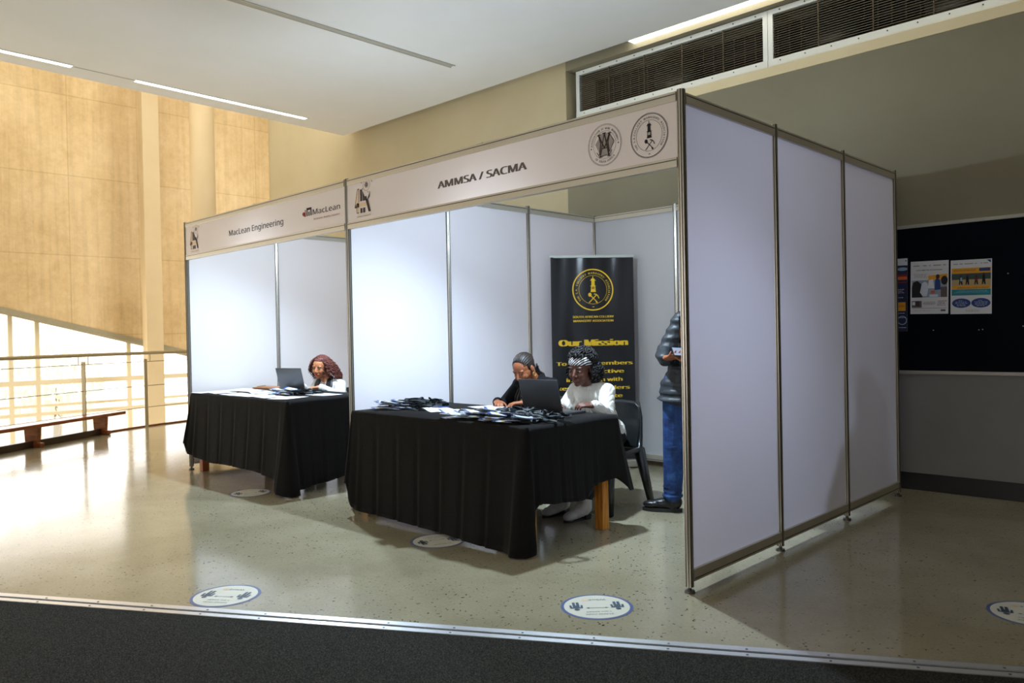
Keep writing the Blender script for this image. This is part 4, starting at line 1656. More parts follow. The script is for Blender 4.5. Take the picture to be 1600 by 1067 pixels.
# ------------------------------------------------------------------ floor stickers
def sticker(label, x, y, rz, r=0.172):
    t = thing('floor_sticker', label, 'floor sticker', (x, y, 0), R(rz), 'round distancing stickers on the floor')
    bm = bmesh.new()
    cyl(bm, (0, 0, 0.0003), (0, 0, 0.0012), r, seg=64)
    link('rim', bm, m_stickrim, t)
    bm = bmesh.new()
    cyl(bm, (0, 0, 0.0012), (0, 0, 0.0018), r * 0.91, seg=64)
    link('face', bm, m_sticker, t)
    p = Print(Matrix.Translation((0, 0, 0.0014)))
    for s in (-1, 1):
        cx_ = s * 0.098
        f = lambda pts: [(cx_ + a, c) for a, c in pts]
        p.disc(cx_, 0.038, 0.013, 0.013, m_stickprint, 1, 18)
        p.poly(f([(-0.03, 0.022), (0.03, 0.022), (0.032, -0.02), (0.022, -0.02), (0.02, 0.008), (0.016, 0.008), (0.016, -0.058), (0.003, -0.058), (0.002, -0.018), (-0.002, -0.018), (-0.003, -0.058), (-0.016, -0.058), (-0.016, 0.008), (-0.02, 0.008), (-0.022, -0.02), (-0.032, -0.02)]), m_stickprint, 1)
    p.line([(-0.042, 0.02), (0.042, 0.02)], 0.003, m_stickprint, 1)
    for s in (-1, 1):
        p.poly([(s * 0.054, 0.02), (s * 0.038, 0.028), (s * 0.038, 0.012)], m_stickprint, 1)
    p.text('STAND HERE', 0, 0.098, m_stickprint, width=0.13, cap=0.019, lift=1)
    p.text('1.5m APART', 0, 0.065, m_stickprint, width=0.12, cap=0.019, lift=1)
    p.text('WSoE', -0.012, -0.098, m_stickprint, width=0.085, cap=0.026, lift=1)
    p.rect(0.035, -0.1, 0.062, -0.078, m_tan, 1)
    p.link('print', t)


sticker('round distancing floor sticker near the metal nosing, in front of the gap between the tables', -1.742, -1.575, 215)
sticker('round distancing floor sticker in front of the wide booth opening, nearest the side partition foot', -0.222, -0.463, 226)
sticker('round distancing floor sticker in the shade in front of the nearer black tablecloth', -1.728, -0.178, 68)
sticker('round distancing floor sticker in the shade in front of the far black tablecloth', -4.16, -0.2, 250)
sticker('round distancing floor sticker cut off by the frame edge, outside the side partition', 1.30, 0.74, 200)

# ------------------------------------------------------------------ people
def skin(name, rgb):
    m = mat(name, rgb, 0.48, spec=0.4)
    m.node_tree.nodes['Principled BSDF'].inputs['Subsurface Weight'].default_value = 0.06
    m.node_tree.nodes['Principled BSDF'].inputs['Subsurface Radius'].default_value = (0.01, 0.004, 0.002)
    return m


m_skin_warm = skin('warm_brown_skin', (186, 122, 82))
m_skin_mid = skin('mid_brown_skin', (152, 92, 60))
m_skin_deep = skin('deep_brown_skin', (98, 60, 46))
m_hair_black = mat('black_hair', (15, 13, 13), 0.55, spec=0.5)
m_hair_braid = mat('brown_black_braids', (40, 31, 27), 0.5)
m_hair_red = mat('auburn_curls', (98, 46, 36), 0.6)
m_eye = mat('eye_white', (140, 128, 118), 0.3)
m_iris = mat('dark_iris', (24, 14, 10), 0.2)
m_brow = mat('eyebrow', (30, 20, 17), 0.8)
m_knit = mat('white_knit', (226, 222, 214), 0.9, spec=0.15, sheen=0.2)
nt, b = nodes(m_knit)
wv = nt.nodes.new('ShaderNodeTexWave')
wv.inputs['Scale'].default_value = 22
wv.inputs['Distortion'].default_value = 4
wv.inputs['Detail'].default_value = 2
nt.links.new(tex_coord(nt), wv.inputs['Vector'])
bump(nt, b, wv.outputs['Fac'], 0.35, 0.01)
m_cardigan = mat('black_cardigan', (17, 18, 21), 0.9, spec=0.2)
m_blazer = mat('white_blazer', (222, 220, 212), 0.7)
m_blazer_collar = mat('black_lapel', (18, 18, 22), 0.5)
m_tee = mat('pale_pink_tee', (232, 222, 220), 0.8)
m_trouser = mat('black_trouser', (15, 15, 17), 0.85)
m_boot = mat('white_leather', (216, 214, 212), 0.4)
m_boot_sole = mat('dark_sole', (46, 42, 40), 0.7)
m_jacket = mat('charcoal_puffer', (35, 40, 45), 0.5, spec=0.4)
m_shirt_dark = mat('dark_shirt', (24, 27, 31), 0.8)
m_jean = mat('blue_denim', (26, 54, 104), 0.8)
nt, b = nodes(m_jean)
vv = tex_coord(nt)
setcol(nt, b, ramp(nt, noise_tex(nt, vv, 7, 4), [(0.36, (16, 34, 76)), (0.55, (30, 66, 124)), (0.72, (66, 112, 160))]))
bump(nt, b, noise_tex(nt, tex_coord(nt, 'Object', (1, 1, 2.2)), 9, 2), 0.3, 0.03)
m_shoe = mat('black_leather', (22, 22, 24), 0.35)
m_gold = mat('gold_earring', (214, 172, 96), 0.3, 0.9)


def stripes(name, a, b_, scale, rot):
    m = mat(name, a, 0.8)
    nt, bs = nodes(m)
    w = nt.nodes.new('ShaderNodeTexWave')
    w.wave_type = 'BANDS'
    w.bands_direction = 'Z'
    w.inputs['Scale'].default_value = scale
    nt.links.new(tex_coord(nt, 'Object', (1, 1, 1), rot), w.inputs['Vector'])
    r = nt.nodes.new('ShaderNodeValToRGB')
    r.color_ramp.interpolation = 'CONSTANT'
    r.color_ramp.elements[0].color = (*lin(a), 1)
    r.color_ramp.elements[1].color = (*lin(b_), 1)
    r.color_ramp.elements[1].position = 0.5
    nt.links.new(w.outputs['Fac'], r.inputs['Fac'])
    setcol(nt, bs, r.outputs[0])
    return m


m_stripe_top = stripes('striped_jersey', (22, 22, 24), (226, 226, 226), 11, (0, 0, 0))
m_band = stripes('striped_headband', (24, 24, 30), (232, 232, 236), 22, (R(0), R(42), R(10)))


def wmesh(name, me, m, t, smooth=True):
    me.transform(local(t))
    return link_mesh(name, me, m, t, smooth)


def frame(c, yaw, pitch, roll=0):
    """head frame: -y forward, z up; yaw turns towards +x, pitch tips the face down"""
    return Matrix.Translation(c) @ Euler((0, 0, R(yaw))).to_matrix().to_4x4() @ Euler((R(pitch), 0, 0)).to_matrix().to_4x4() @ Euler((0, R(roll), 0)).to_matrix().to_4x4()


class Rig:
    """joints of one figure in world coordinates"""

    def __init__(s, P, N, Hc, yaw, hyaw, hpitch, hroll=0, sw=0.16):
        s.P, s.N, s.Hc = V(P), V(N), V(Hc)
        s.F = V((math.sin(R(yaw)), -math.cos(R(yaw)), 0))
        s.L = V((math.cos(R(yaw)), math.sin(R(yaw)), 0))
        s.S = (s.N - s.P).normalized()
        s.Fr = (s.F - s.S * s.F.dot(s.S)).normalized()
        s.rot = Matrix((s.L, -s.Fr, s.S)).transposed()
        s.len = (s.N - s.P).length
        s.H = frame(s.Hc, hyaw, hpitch, hroll)
        s.Hr = s.H.to_3x3()
        s.sh = {k: s.N - s.S * 0.045 + s.L * (sw * k) for k in (1, -1)}

    def on(s, f, l=0, fr=0):
        return s.P + s.S * (s.len * f) + s.L * l + s.Fr * fr

    def h(s, x, y, z):
        return s.H @ V((x, y, z))


def torso(bm, g, grow=0.0, female=True, wide=1.0):
    q = lambda r: tuple(a + grow for a in r)
    ell(bm, g.P, q((.165 * wide, .12, .11)), g.rot)
    ell(bm, g.on(.36), q((.135 * wide, .1, .12)), g.rot)
    ell(bm, g.on(.62), q((.145 * wide, .108, .14)), g.rot)
    ell(bm, g.on(.82), q((.15 * wide, .095, .085)), g.rot)
    if female:
        for k in (1, -1):
            ell(bm, g.on(.64, .065 * k, .075), .062 + grow)
    for k in (1, -1):
        cap(bm, g.sh[k], g.on(.86), .048 + grow, .07 + grow)
        cap(bm, g.N + g.S * 0.0, g.sh[k] - g.S * 0.0, .04 + grow * .6, .046 + grow)


def limb(bm, pts, rs, grow=0.0):
    for a, c, r0, r1 in zip(pts[:-1], pts[1:], rs[:-1], rs[1:]):
        cap(bm, a, c, r0 + grow, r1 + grow)


def head(bm, g, s=1.0):
    e = lambda c, r: ell(bm, g.h(*[a * s for a in c]), tuple(a * s for a in r), g.Hr, 20)
    e((0, .018, .035), (.073, .092, .082))
    e((0, -.02, .03), (.067, .068, .07))
    e((0, -.03, -.012), (.0655, .062, .078))
    e((0, -.036, -.052), (.052, .054, .058))
    e((0, -.068, -.094), (.02, .02, .018))
    for k in (1, -1):
        e((.031 * k, -.058, -.03), (.03, .03, .036))
        e((.029 * k, -.076, .022), (.024, .011, .008))
        e((.075 * k, .008, -.008), (.009, .018, .03))
        e((.0115 * k, -.0985, -.036), (.0085, .009, .007))
        e((.031 * k, -.0745, .0085), (.017, .012, .0075))
        e((.031 * k, -.073, -.0095), (.016, .0105, .006))
    cap(bm, g.h(0, -.084 * s, .012 * s), g.h(0, -.107 * s, -.03 * s), .0075 * s, .0115 * s)
    e((0, -.086, -.062), (.024, .012, .014))
    cap(bm, g.h(0, .02, -.05), g.N, .05 * s, .056 * s)


def face_bits(t, g, lips, s=1.0, gaze=(0, 0), frown=0.0, lid=0.0):
    for k in (1, -1):
        bm = bmesh.new()
        ell(bm, g.h(.031 * k * s, -.0775 * s, -.0005 * s), (.0138 * s, .0108 * s, .007 * s * (1 - lid)), g.Hr)
        eye = wmesh('eye', _me(bm), m_eye, t)
        bm = bmesh.new()
        ell(bm, g.h((.030 * k + gaze[0]) * s, -.0858 * s, (-.0005 + gaze[1]) * s), (.0072 * s, .0038 * s, .0072 * s * (1 - lid)), g.Hr)
        me = _me(bm)
        me.transform(local(t))
        link_mesh('iris', me, m_iris, eye, True)
        bm = bmesh.new()
        tube(bm, [g.h(.012 * k * s, -.0885 * s, (.017 - frown) * s), g.h(.028 * k * s, -.088 * s, (.0235) * s), g.h(.046 * k * s, -.077 * s, .019 * s)], [.0032 * s, .0036 * s, .0018 * s], 8)
        wmesh('eyebrow', _me(bm), m_brow, t)
        bm = bmesh.new()       # lash line
        tube(bm, [g.h(.016 * k * s, -.0835 * s, .002 * s), g.h(.030 * k * s, -.0885 * s, (.0055 - .006 * lid) * s), g.h(.044 * k * s, -.079 * s, .001 * s)], .0014 * s, 6)
        wmesh('eyelash', _me(bm), m_brow, t)
    bm = bmesh.new()
    ell(bm, g.h(0, -.0955 * s, -.0565 * s), (.0205 * s, .0075 * s, .0052 * s), g.Hr)
    for k in (1, -1):
        ell(bm, g.h(.007 * k * s, -.0965 * s, -.0555 * s), (.009 * s, .0065 * s, .0055 * s), g.Hr)
    ell(bm, g.h(0, -.094 * s, -.0665 * s), (.0175 * s, .008 * s, .0062 * s), g.Hr)
    wmesh('lips', fuse(bm, .0016, 3), lips, t)


def _me(bm):
    me = bpy.data.meshes.new('m')
    bm.to_mesh(me)
    bm.free()
    return me


def hand(bm, w, d, n, thumb, curl=25, s=1.0, spread=0.0):
    """w wrist, d finger direction, n the way the palm faces, thumb = +1 / -1: side of the thumb along d x n"""
    w, d = V(w), V(d).normalized()
    n = (V(n) - d * V(n).dot(d)).normalized()
    lat = d.cross(n) * thumb
    cap(bm, w, w + d * .02 * s, .024 * s, .024 * s)
    for k, (ln, off) in enumerate(((.070, .030), (.078, .0105), (.072, -.0095), (.056, -.0285))):
        kn = w + d * (.088 - .004 * abs(k - 1.2)) * s + lat * off * s
        cap(bm, w + d * .018 * s + lat * off * .62 * s, kn, .0165 * s, .0115 * s)
        p, ang = kn, R(curl * .5)
        dd0 = (d + lat * (off * spread * 12)).normalized()
        for j, fr in enumerate((.46, .31, .25)):
            dd = dd0 * math.cos(ang) + n * math.sin(ang)
            q = p + dd * ln * fr * s
            cap(bm, p, q, (.0093 - .0009 * j) * s, (.0088 - .0012 * j) * s)
            p, ang = q, ang + R(curl * (.9 + .15 * k))
    b0 = w + d * .022 * s + lat * .024 * s
    td = (d * .62 + lat * .68 + n * .25).normalized()
    b1 = b0 + td * .042 * s
    cap(bm, b0, b1, .0155 * s, .0115 * s)
    td2 = (d * .85 + lat * .25 + n * .35).normalized()
    b2 = b1 + td2 * .03 * s
    cap(bm, b1, b2, .0105 * s, .0095 * s)
    cap(bm, b2, b2 + (td2 + n * .15).normalized() * .022 * s, .0093 * s, .0075 * s)


def scalp(bm, g, s, grow, front=0.046, cut=-0.02, seg=40):
    """hair-bearing part of the head; the face side is left open"""
    vs = ell(bm, (0, .018, .035), (.073 + grow, .092 + grow, .082 + grow), None, seg)
    kill = [v for v in vs if (v.co.y < -.035 and v.co.z < front + max(0, (abs(v.co.x) - .045)) * -0.8) or (v.co.z < cut and v.co.y < .03) or v.co.z < -.055]
    bmesh.ops.delete(bm, geom=kill, context='VERTS')
    for v in bm.verts:
        v.co = g.H @ (v.co * s)


def shoe(bm, heel, toe, w=0.042, h=0.07):
    heel, toe = V(heel), V(toe)
    d = (toe - heel).normalized()
    L = (toe - heel).length
    lat = V((-d.y, d.x, 0))
    M = Matrix((d, lat, V((0, 0, 1)))).transposed()
    ell(bm, heel + d * .045 + V((0, 0, h * .62)), (.05, w * .9, h * .62), M)
    ell(bm, heel + d * (L * .45) + V((0, 0, h * .46)), (L * .36, w * .95, h * .42), M)
    ell(bm, heel + d * (L * .74) + V((0, 0, h * .36)), (L * .27, w, h * .34), M)


def sole(bm, heel, toe, w=0.044, z1=0.018, h0=0.001):
    heel, toe = V(heel), V(toe)
    d = (toe - heel).normalized()
    L = (toe - heel).length
    lat = V((-d.y, d.x, 0))
    pts = []
    for i in range(28):
        a = i / 28 * 2 * math.pi
        x = L / 2 - math.cos(a) * (L / 2 + .004)
        y = math.sin(a) * w * (0.86 + 0.2 * math.exp(-((x / L - .7) / .22) ** 2))
        p = heel + d * x + lat * y
        pts.append((p.x, p.y))
    prism(bm, pts, h0, z1)
    bmesh.ops.recalc_face_normals(bm, faces=bm.faces)


def collar(bm, g, r=.062, th=.012, drop=.0):
    n = 28
    pts = []
    for i in range(n + 1):
        a = i / n * 2 * math.pi
        pts.append(g.N + g.S * (.012 - drop * (0.5 + 0.5 * math.cos(a))) + g.L * math.sin(a) * r + g.Fr * math.cos(a) * r)
    tube(bm, pts, th, 8)


def seated(t, g, arms, knees, feet, skin_m, s=.97, hands=(), extra=None):
    """one continuous body with head, arms, hands and legs"""
    bm = bmesh.new()
    torso(bm, g, -0.006)
    head(bm, g, s)
    for k in (1, -1):
        el, wr, fd, pn, cu = arms[k]
        limb(bm, [g.sh[k], V(el), V(wr)], [.043, .036, .025], -.002)
        hand(bm, wr, fd, pn, -k if pn[2] < 0 else k, cu, .92)
        hp = g.P + g.L * (.088 * k) + V((0, 0, -.01))
        limb(bm, [hp, V(knees[k]), V(feet[k])], [.085, .058, .036], -.008)
        cap(bm, feet[k], V(feet[k]) + g.F * .06 + V((0, 0, -.05)), .03, .02)
    return wmesh('body', fuse(bm, .0042, 3, .4), skin_m, t)


def legs_cloth(t, name, g, knees, feet, m, flare=.0, stop=.12):
    bm = bmesh.new()
    ell(bm, g.P + V((0, 0, -.005)), (.172, .128, .105), g.rot)
    for k in (1, -1):
        hp = g.P + g.L * (.088 * k) + V((0, 0, -.01))
        kn, ft = V(knees[k]), V(feet[k])
        e = kn.lerp(ft, 1 - stop)
        limb(bm, [hp, kn, e], [.092, .07, .05 + flare])
    return wmesh(name, fuse(bm, .007, 4), m, t)


# ---- white sweater, striped headband
t = thing('person', 'seated person in white knitted sweater and striped headband behind the nearer table', 'person', (-1.53, 1.3, 0))
g = Rig((-1.55, 1.34, .535), (-1.545, 1.16, .915), (-1.545, 1.062, 1.043), -2, 9, 10, 2, .15)
arms = {1: ((-1.345, 1.09, .715), (-1.285, .885, .80), (-.55, -.8, .1), (-.3, .2, -1), 32), -1: ((-1.74, 1.08, .72), (-1.63, .90, .785), (.45, -.85, 0), (0, 0, -1), 25)}
knees = {1: (-1.42, .93, .50), -1: (-1.63, .93, .50)}
feet = {1: (-1.385, .88, .10), -1: (-1.60, .90, .10)}
seated(t, g, arms, knees, feet, m_skin_deep, 1.05)
face_bits(t, g, mat('muted_lips', (112, 62, 56), 0.4), 1.05, (-.002, -.0015), .002)
bm = bmesh.new()
torso(bm, g, .014)
for k in (1, -1):
    el, wr = V(arms[k][0]), V(arms[k][1])
    limb(bm, [g.sh[k], el, wr.lerp(el, .06)], [.058, .06, .042])
    cap(bm, wr.lerp(el, .16), wr.lerp(el, .02), .038, .036)
    for j in range(3):
        q = el.lerp(wr, .12 + .16 * j)
        ell(bm, q + V((0, 0, .006)), (.058, .05, .05))
collar(bm, g, .064, .013)
ell(bm, g.P + g.S * .03, (.178, .138, .1), g.rot)
wmesh('sweater', fuse(bm, .006, 4), m_knit, t)
legs_cloth(t, 'trousers', g, knees, feet, m_trouser, .022, .2)
for k in (1, -1):
    f = V(feet[k])
    hl, to = V((f.x + .005, f.y + .035, 0)), V((f.x - .03, f.y - .19, 0))
    bm = bmesh.new()
    shoe(bm, hl + V((0, 0, .018)), to + V((0, 0, .0)), .044, .095)
    cap(bm, f + V((0, 0, -.02)), f + V((0, 0, .10)), .05, .052)
    cap(bm, f + V((0, 0, .0)), hl.lerp(to, .55) + V((0, 0, .045)), .048, .036)
    bt = wmesh('boot', fuse(bm, .005, 3), m_boot, t)
    bm = bmesh.new()
    sole(bm, hl, to, .037, .011)
    box(bm, (hl.x - .028, hl.y - .06, 0), (hl.x + .028, hl.y - .004, .032), .003)
    me = _me(bm)
    me.transform(local(t))
    link_mesh('sole', me, m_boot_sole, bt)
rnd = random.Random(2)
bm = bmesh.new()
HS = 1.05
for c, r in (((0, .035, .065), (.094, .098, .078)), ((0, .075, .01), (.093, .07, .085)), ((.088, .05, -.03), (.046, .06, .066)), ((-.088, .05, -.03), (.046, .06, .066)),
             ((.06, .07, -.07), (.036, .045, .045)), ((-.06, .07, -.07), (.036, .045, .045)), ((0, -.025, .098), (.062, .05, .028))):
    ell(bm, g.h(*(V(c) * HS)), V(r) * HS, g.Hr)
hm = fuse(bm, .006, 3, .4)
Hi = g.H.inverted()
roots = [(v.co.copy(), v.normal.copy(), (Hi @ v.co) / HS) for v in hm.vertices]
roots = [q for q in roots if not ((q[2].y < -.005 and q[2].z < .098) or (q[2].y < .02 and q[2].z < .04 and abs(q[2].x) < .078))]
wmesh('hair', hm, m_hair_black, t)
bm = bmesh.new()
for i in range(560):
    p0, q, _ = roots[rnd.randrange(len(roots))]
    dn = V((0, .15, -1))
    down = (dn - q * dn.dot(q))
    down = down.normalized() if down.length > .05 else V((rnd.uniform(-1, 1), rnd.uniform(-1, 1), 0)).normalized()
    side = q.cross(down)
    ln, rad, tn = rnd.uniform(.028, .05), rnd.uniform(.006, .012), rnd.uniform(1.0, 2.0)
    ph0 = rnd.uniform(0, 6.28)
    pts = []
    for j in range(13):
        f = j / 12
        pts.append(p0 + down * ln * (f - .4) + side * rad * math.cos(tn * 6.28 * f + ph0) + q * (rad * math.sin(tn * 6.28 * f + ph0) + .004))
    tube(bm, pts, [.0018, .003] + [.0036] * 9 + [.0028, .0012], 5)
wmesh('curl', _me(bm), m_hair_black, t)
bm = bmesh.new()
n, rows = 48, []
for i in range(n):
    a = i / n * 2 * math.pi
    fy, fxx = -math.cos(a), math.sin(a)
    w = .027 if fy < 0 else .016
    cz = .060 + .008 * (-fy) if fy < 0 else .060 - .055 * fy
    rr = []
    for q in (-1, -.4, .4, 1):
        z = cz + w * q
        k = math.sqrt(max(.05, 1 - ((z - .035) / .1) ** 2))
        rr.append(bm.verts.new(g.h(fxx * .083 * k * HS, (.014 + fy * .101 * k) * HS, z * HS)))
    rows.append(rr)
for i in range(n):
    for j in range(3):
        bm.faces.new((rows[i][j], rows[(i + 1) % n][j], rows[(i + 1) % n][j + 1], rows[i][j + 1]))
bmesh.ops.recalc_face_normals(bm, faces=bm.faces)
wmesh('headband', bake(bm, [('SOLIDIFY', dict(thickness=.004, offset=1))]), m_band, t)
bm = bmesh.new()
tube(bm, [g.h(.084, .006, -.042), g.h(.088, .002, -.054), g.h(.087, .002, -.07), g.h(.084, .004, -.078)], [.002, .004, .0045, .002], 8)
wmesh('earring', _me(bm), m_gold, t)

# ---- braids, black cardigan over striped top
t = thing('person', 'seated person with braids in black cardigan looking down, nearer table', 'person', (-2.15, 1.3, 0))
g = Rig((-2.16, 1.34, .535), (-2.09, 1.15, .935), (-2.075, 1.015, 1.037), 4, 6, 30, -3, .16)
arms = {1: ((-1.90, 1.10, .74), (-1.97, .90, .785), (-.5, -.85, 0), (0, 0, -1), 30), -1: ((-2.34, 1.04, .73), (-2.21, .85, .785), (.75, -.6, 0), (0, 0, -1), 30)}
knees = {1: (-2.08, .95, .50), -1: (-2.28, .95, .50)}
feet = {1: (-2.08, .98, .09), -1: (-2.27, 1.0, .09)}
seated(t, g, arms, knees, feet, m_skin_mid, 1.0)
face_bits(t, g, mat('brown_lips', (140, 78, 62), 0.4), .97, (0, -.003), .001, .45)
bm = bmesh.new()
torso(bm, g, .006)
collar(bm, g, .058, .009)
wmesh('striped_top', fuse(bm, .006, 3), m_stripe_top, t)
bm = bmesh.new()
torso(bm, g, .02)
for k in (1, -1):
    el, wr = V(arms[k][0]), V(arms[k][1])
    limb(bm, [g.sh[k], el, wr.lerp(el, .05)], [.06, .056, .04])
    cap(bm, g.N + g.L * .05 * k - g.Fr * .02 + g.S * .02, g.on(.75, .06 * k, .09), .03, .03)
cap(bm, g.N + g.L * .05 - g.Fr * .03 + g.S * .02, g.N - g.L * .05 - g.Fr * .03 + g.S * .02, .03, .03)
me = fuse(bm, .006, 3)
bm = bmesh.new()
bm.from_mesh(me)
gi = g.rot.transposed()
kill = []
for v in bm.verts:
    q = gi @ (v.co - g.P)
    if q.y < -.045 and abs(q.x) < .062 and q.z > -.1:
        kill.append(v)
bmesh.ops.delete(bm, geom=kill, context='VERTS')
wmesh('cardigan', bake(bm, [('SOLIDIFY', dict(thickness=.006, offset=-1))]), m_cardigan, t)
legs_cloth(t, 'trousers', g, knees, feet, m_trouser, .0, .06)
for k in (1, -1):
    f = V(feet[k])
    hl, to = V((f.x, f.y + .05, 0)), V((f.x + .01, f.y - .17, 0))
    bm = bmesh.new()
    shoe(bm, hl + V((0, 0, .016)), to + V((0, 0, .016)), .04, .07)
    bt = wmesh('shoe', fuse(bm, .005, 3), m_shoe, t)
    bm = bmesh.new()
    sole(bm, hl, to, .041, .018)
    me = _me(bm)
    me.transform(local(t))
    link_mesh('sole', me, m_boot_sole, bt)
bm = bmesh.new()
scalp(bm, g, .97, .004, .062, -.012)
cp = wmesh('hair', bake(bm, [('SOLIDIFY', dict(thickness=.005, offset=0))]), m_hair_braid, t)
rnd = random.Random(6)
for i in range(15):              # cornrows run back from the hairline to the nape
    bm = bmesh.new()
    a = (i - 7) / 7 * R(74)
    pts = []
    for j in range(16):
        b_ = R(44) + j / 15 * R(150)
        x = (.079) * math.sin(a) * max(0.0, math.sin(b_)) ** .9
        y = .018 - .098 * math.cos(b_)
        z = .035 + .088 * math.sin(b_) * math.cos(a)
        if b_ > R(150):
            z -= (b_ - R(150)) * .03
        pts.append(g.h(x * .97, y * .97, z * .97))
    tube(bm, pts, [.0035 + .0012 * (j % 2) for j in range(16)], 6)
    wmesh('cornrow', _me(bm), m_hair_braid, t)
for i in range(13):              # long braids falling over the shoulders
    sd = 1 if i < 8 else -1
    r0 = g.h(.05 * sd, .085, -.03) + V((rnd.uniform(-.02, .02), rnd.uniform(-.015, .015), rnd.uniform(-.02, .02)))
    shp = g.sh[sd]
    a = shp + V((-.085 * sd + rnd.uniform(-.02, .02), -.01 + rnd.uniform(-.02, .02), .068))
    c = g.on(.78, sd * rnd.uniform(.075, .125), .125 + rnd.uniform(0, .02))
    d = g.on(.34, sd * rnd.uniform(.06, .115), .15 + rnd.uniform(0, .03))
    ctrl = [r0, r0.lerp(a, .5) + V((-.012 * sd, .0, .0)), a, c, d]
    pts = []
    for j in range(33):
        f = j / 32 * (len(ctrl) - 1)
        k0 = min(int(f), len(ctrl) - 2)
        u = f - k0
        p0, p1, p2, p3 = ctrl[max(k0 - 1, 0)], ctrl[k0], ctrl[k0 + 1], ctrl[min(k0 + 2, len(ctrl) - 1)]
        pts.append(.5 * ((2 * p1) + (p2 - p0) * u + (2 * p0 - 5 * p1 + 4 * p2 - p3) * u * u + (3 * p1 - p0 - 3 * p2 + p3) * u ** 3))
    bm = bmesh.new()
    tube(bm, pts, [.0055 + .0014 * (j % 2) for j in range(33)], 6)
    wmesh('braid', _me(bm), m_hair_braid, t)
for k in (1, -1):
    bm = bmesh.new()
    tube(bm, [g.h(.078 * k, .004 + .015 * math.sin(a / 16 * 6.283), -.052 + .017 * math.cos(a / 16 * 6.283)) for a in range(17)], .0028, 6)
    wmesh('earring', _me(bm), m_gold, t)

# ---- auburn curls, white blazer with black lapels
t = thing('person', 'seated person with long auburn curls and white blazer at the far table', 'person', (-4.88, 1.2, 0))
g = Rig((-4.88, 1.21, .50), (-4.925, 1.06, .855), (-4.935, .995, 1.005), 14, 26, 8, 4, .155)
arms = {1: ((-4.63, 1.02, .71), (-4.70, .83, .815), (-.3, -.9, 0), (0, 0, -1), 30), -1: ((-5.18, 1.0, .71), (-5.02, .82, .815), (.4, -.9, 0), (0, 0, -1), 30)}
knees = {1: (-4.73, .82, .47), -1: (-4.93, .80, .47)}
feet = {1: (-4.72, .84, .09), -1: (-4.92, .84, .09)}
seated(t, g, arms, knees, feet, m_skin_warm)
face_bits(t, g, mat('red_lips', (196, 40, 44), 0.35), .97, (0, -.002), .004, .3)
bm = bmesh.new()
torso(bm, g, .004)
collar(bm, g, .06, .008)
wmesh('tee_shirt', fuse(bm, .006, 3), m_tee, t)
bm = bmesh.new()
torso(bm, g, .018)
for k in (1, -1):
    el, wr = V(arms[k][0]), V(arms[k][1])
    limb(bm, [g.sh[k], el, wr.lerp(el, .05)], [.062, .056, .042])
me = fuse(bm, .006, 3)
bm = bmesh.new()
bm.from_mesh(me)
gi = g.rot.transposed()
kill = [v for v in bm.verts if (lambda q: q.y < -.03 and abs(q.x) < .03 + .06 * max(0, min(1, (q.z - .1) / .28)) and q.z > .02)(gi @ (v.co - g.P))]
bmesh.ops.delete(bm, geom=kill, context='VERTS')
wmesh('blazer', bake(bm, [('SOLIDIFY', dict(thickness=.006, offset=-1))]), m_blazer, t)
for k in (1, -1):
    bm = bmesh.new()
    rows = []
    for f, l, fr, w in ((1.14, .05, -.04, .03), (1.1, .082, .015, .04), (.98, .09, .085, .045), (.80, .088, .125, .05), (.68, .062, .142, .03), (.55, .045, .14, .004)):
        rows.append((g.on(f, (l - w) * k, fr + .01), g.on(f, (l + w * .7) * k, fr)))
    vr = [(bm.verts.new(a), bm.verts.new(c)) for a, c in rows]
    for (a, c), (d, e) in zip(vr[:-1], vr[1:]):
        bm.faces.new((a, c, e, d))
    bmesh.ops.recalc_face_normals(bm, faces=bm.faces)
    wmesh('lapel', bake(bm, [('SUBSURF', dict(levels=2)), ('SOLIDIFY', dict(thickness=.006, offset=0))]), m_blazer_collar, t)
legs_cloth(t, 'trousers', g, knees, feet, m_trouser, .0, .06)
for k in (1, -1):
    f = V(feet[k])
    hl, to = V((f.x, f.y + .05, 0)), V((f.x + .02, f.y - .17, 0))
    bm = bmesh.new()
    shoe(bm, hl + V((0, 0, .016)), to + V((0, 0, .016)), .04, .07)
    sole(bm, hl, to, .04, .018)
    wmesh('shoe', _me(bm), m_shoe, t)
bm = bmesh.new()
scalp(bm, g, .97, .006, .07, -.03)
wmesh('hair', bake(bm, [('SOLIDIFY', dict(thickness=.008, offset=0))]), m_hair_red, t)
rnd = random.Random(9)
bm = bmesh.new()
for i in range(330):
    a = rnd.uniform(R(-135), R(128))              # 0 = back of the head
    el = rnd.uniform(R(4), R(89))
    if el > .6:
        a = rnd.uniform(-math.pi, math.pi)
    x0, y0, z0 = math.sin(a) * math.cos(el), math.cos(a) * math.cos(el), math.sin(el)
    if y0 < -.3 and z0 < .6:
        continue
    p = V((x0 * .08, .018 + y0 * .1, .037 + z0 * .09))
    side = 1 if p.x > 0 else -1
    L = rnd.uniform(.17, .25) if side > 0 or p.y > .03 else rnd.uniform(.12, .17)
    out = V((x0, max(y0, -.15) * .8, 0))
    out = out.normalized() if out.length > .1 and y0 > -.25 else V((side * 1.35, .25, .1))
    n = 26
    fq, ph, am = rnd.uniform(5, 8), rnd.uniform(0, 6), rnd.uniform(.006, .011)
    pts = []
    for j in range(n):
        f = j / (n - 1)
        base = p + out * (.045 * math.sin(min(1, f * 1.3) * 1.57) + .035 * f * (1.3 if side > 0 else .5)) + V((.03 * f if side > 0 else 0, .015 * f, -L * f ** 1.15))
        w = am * min(1, f * 3)
        pts.append(g.h(*(base + V((math.cos(fq * 6.28 * f + ph), math.sin(fq * 6.28 * f + ph), .4 * math.sin(fq * 6.28 * f)) ) * w)))
    tube(bm, pts, [.0042] * (n - 3) + [.003, .0022, .0012], 5)
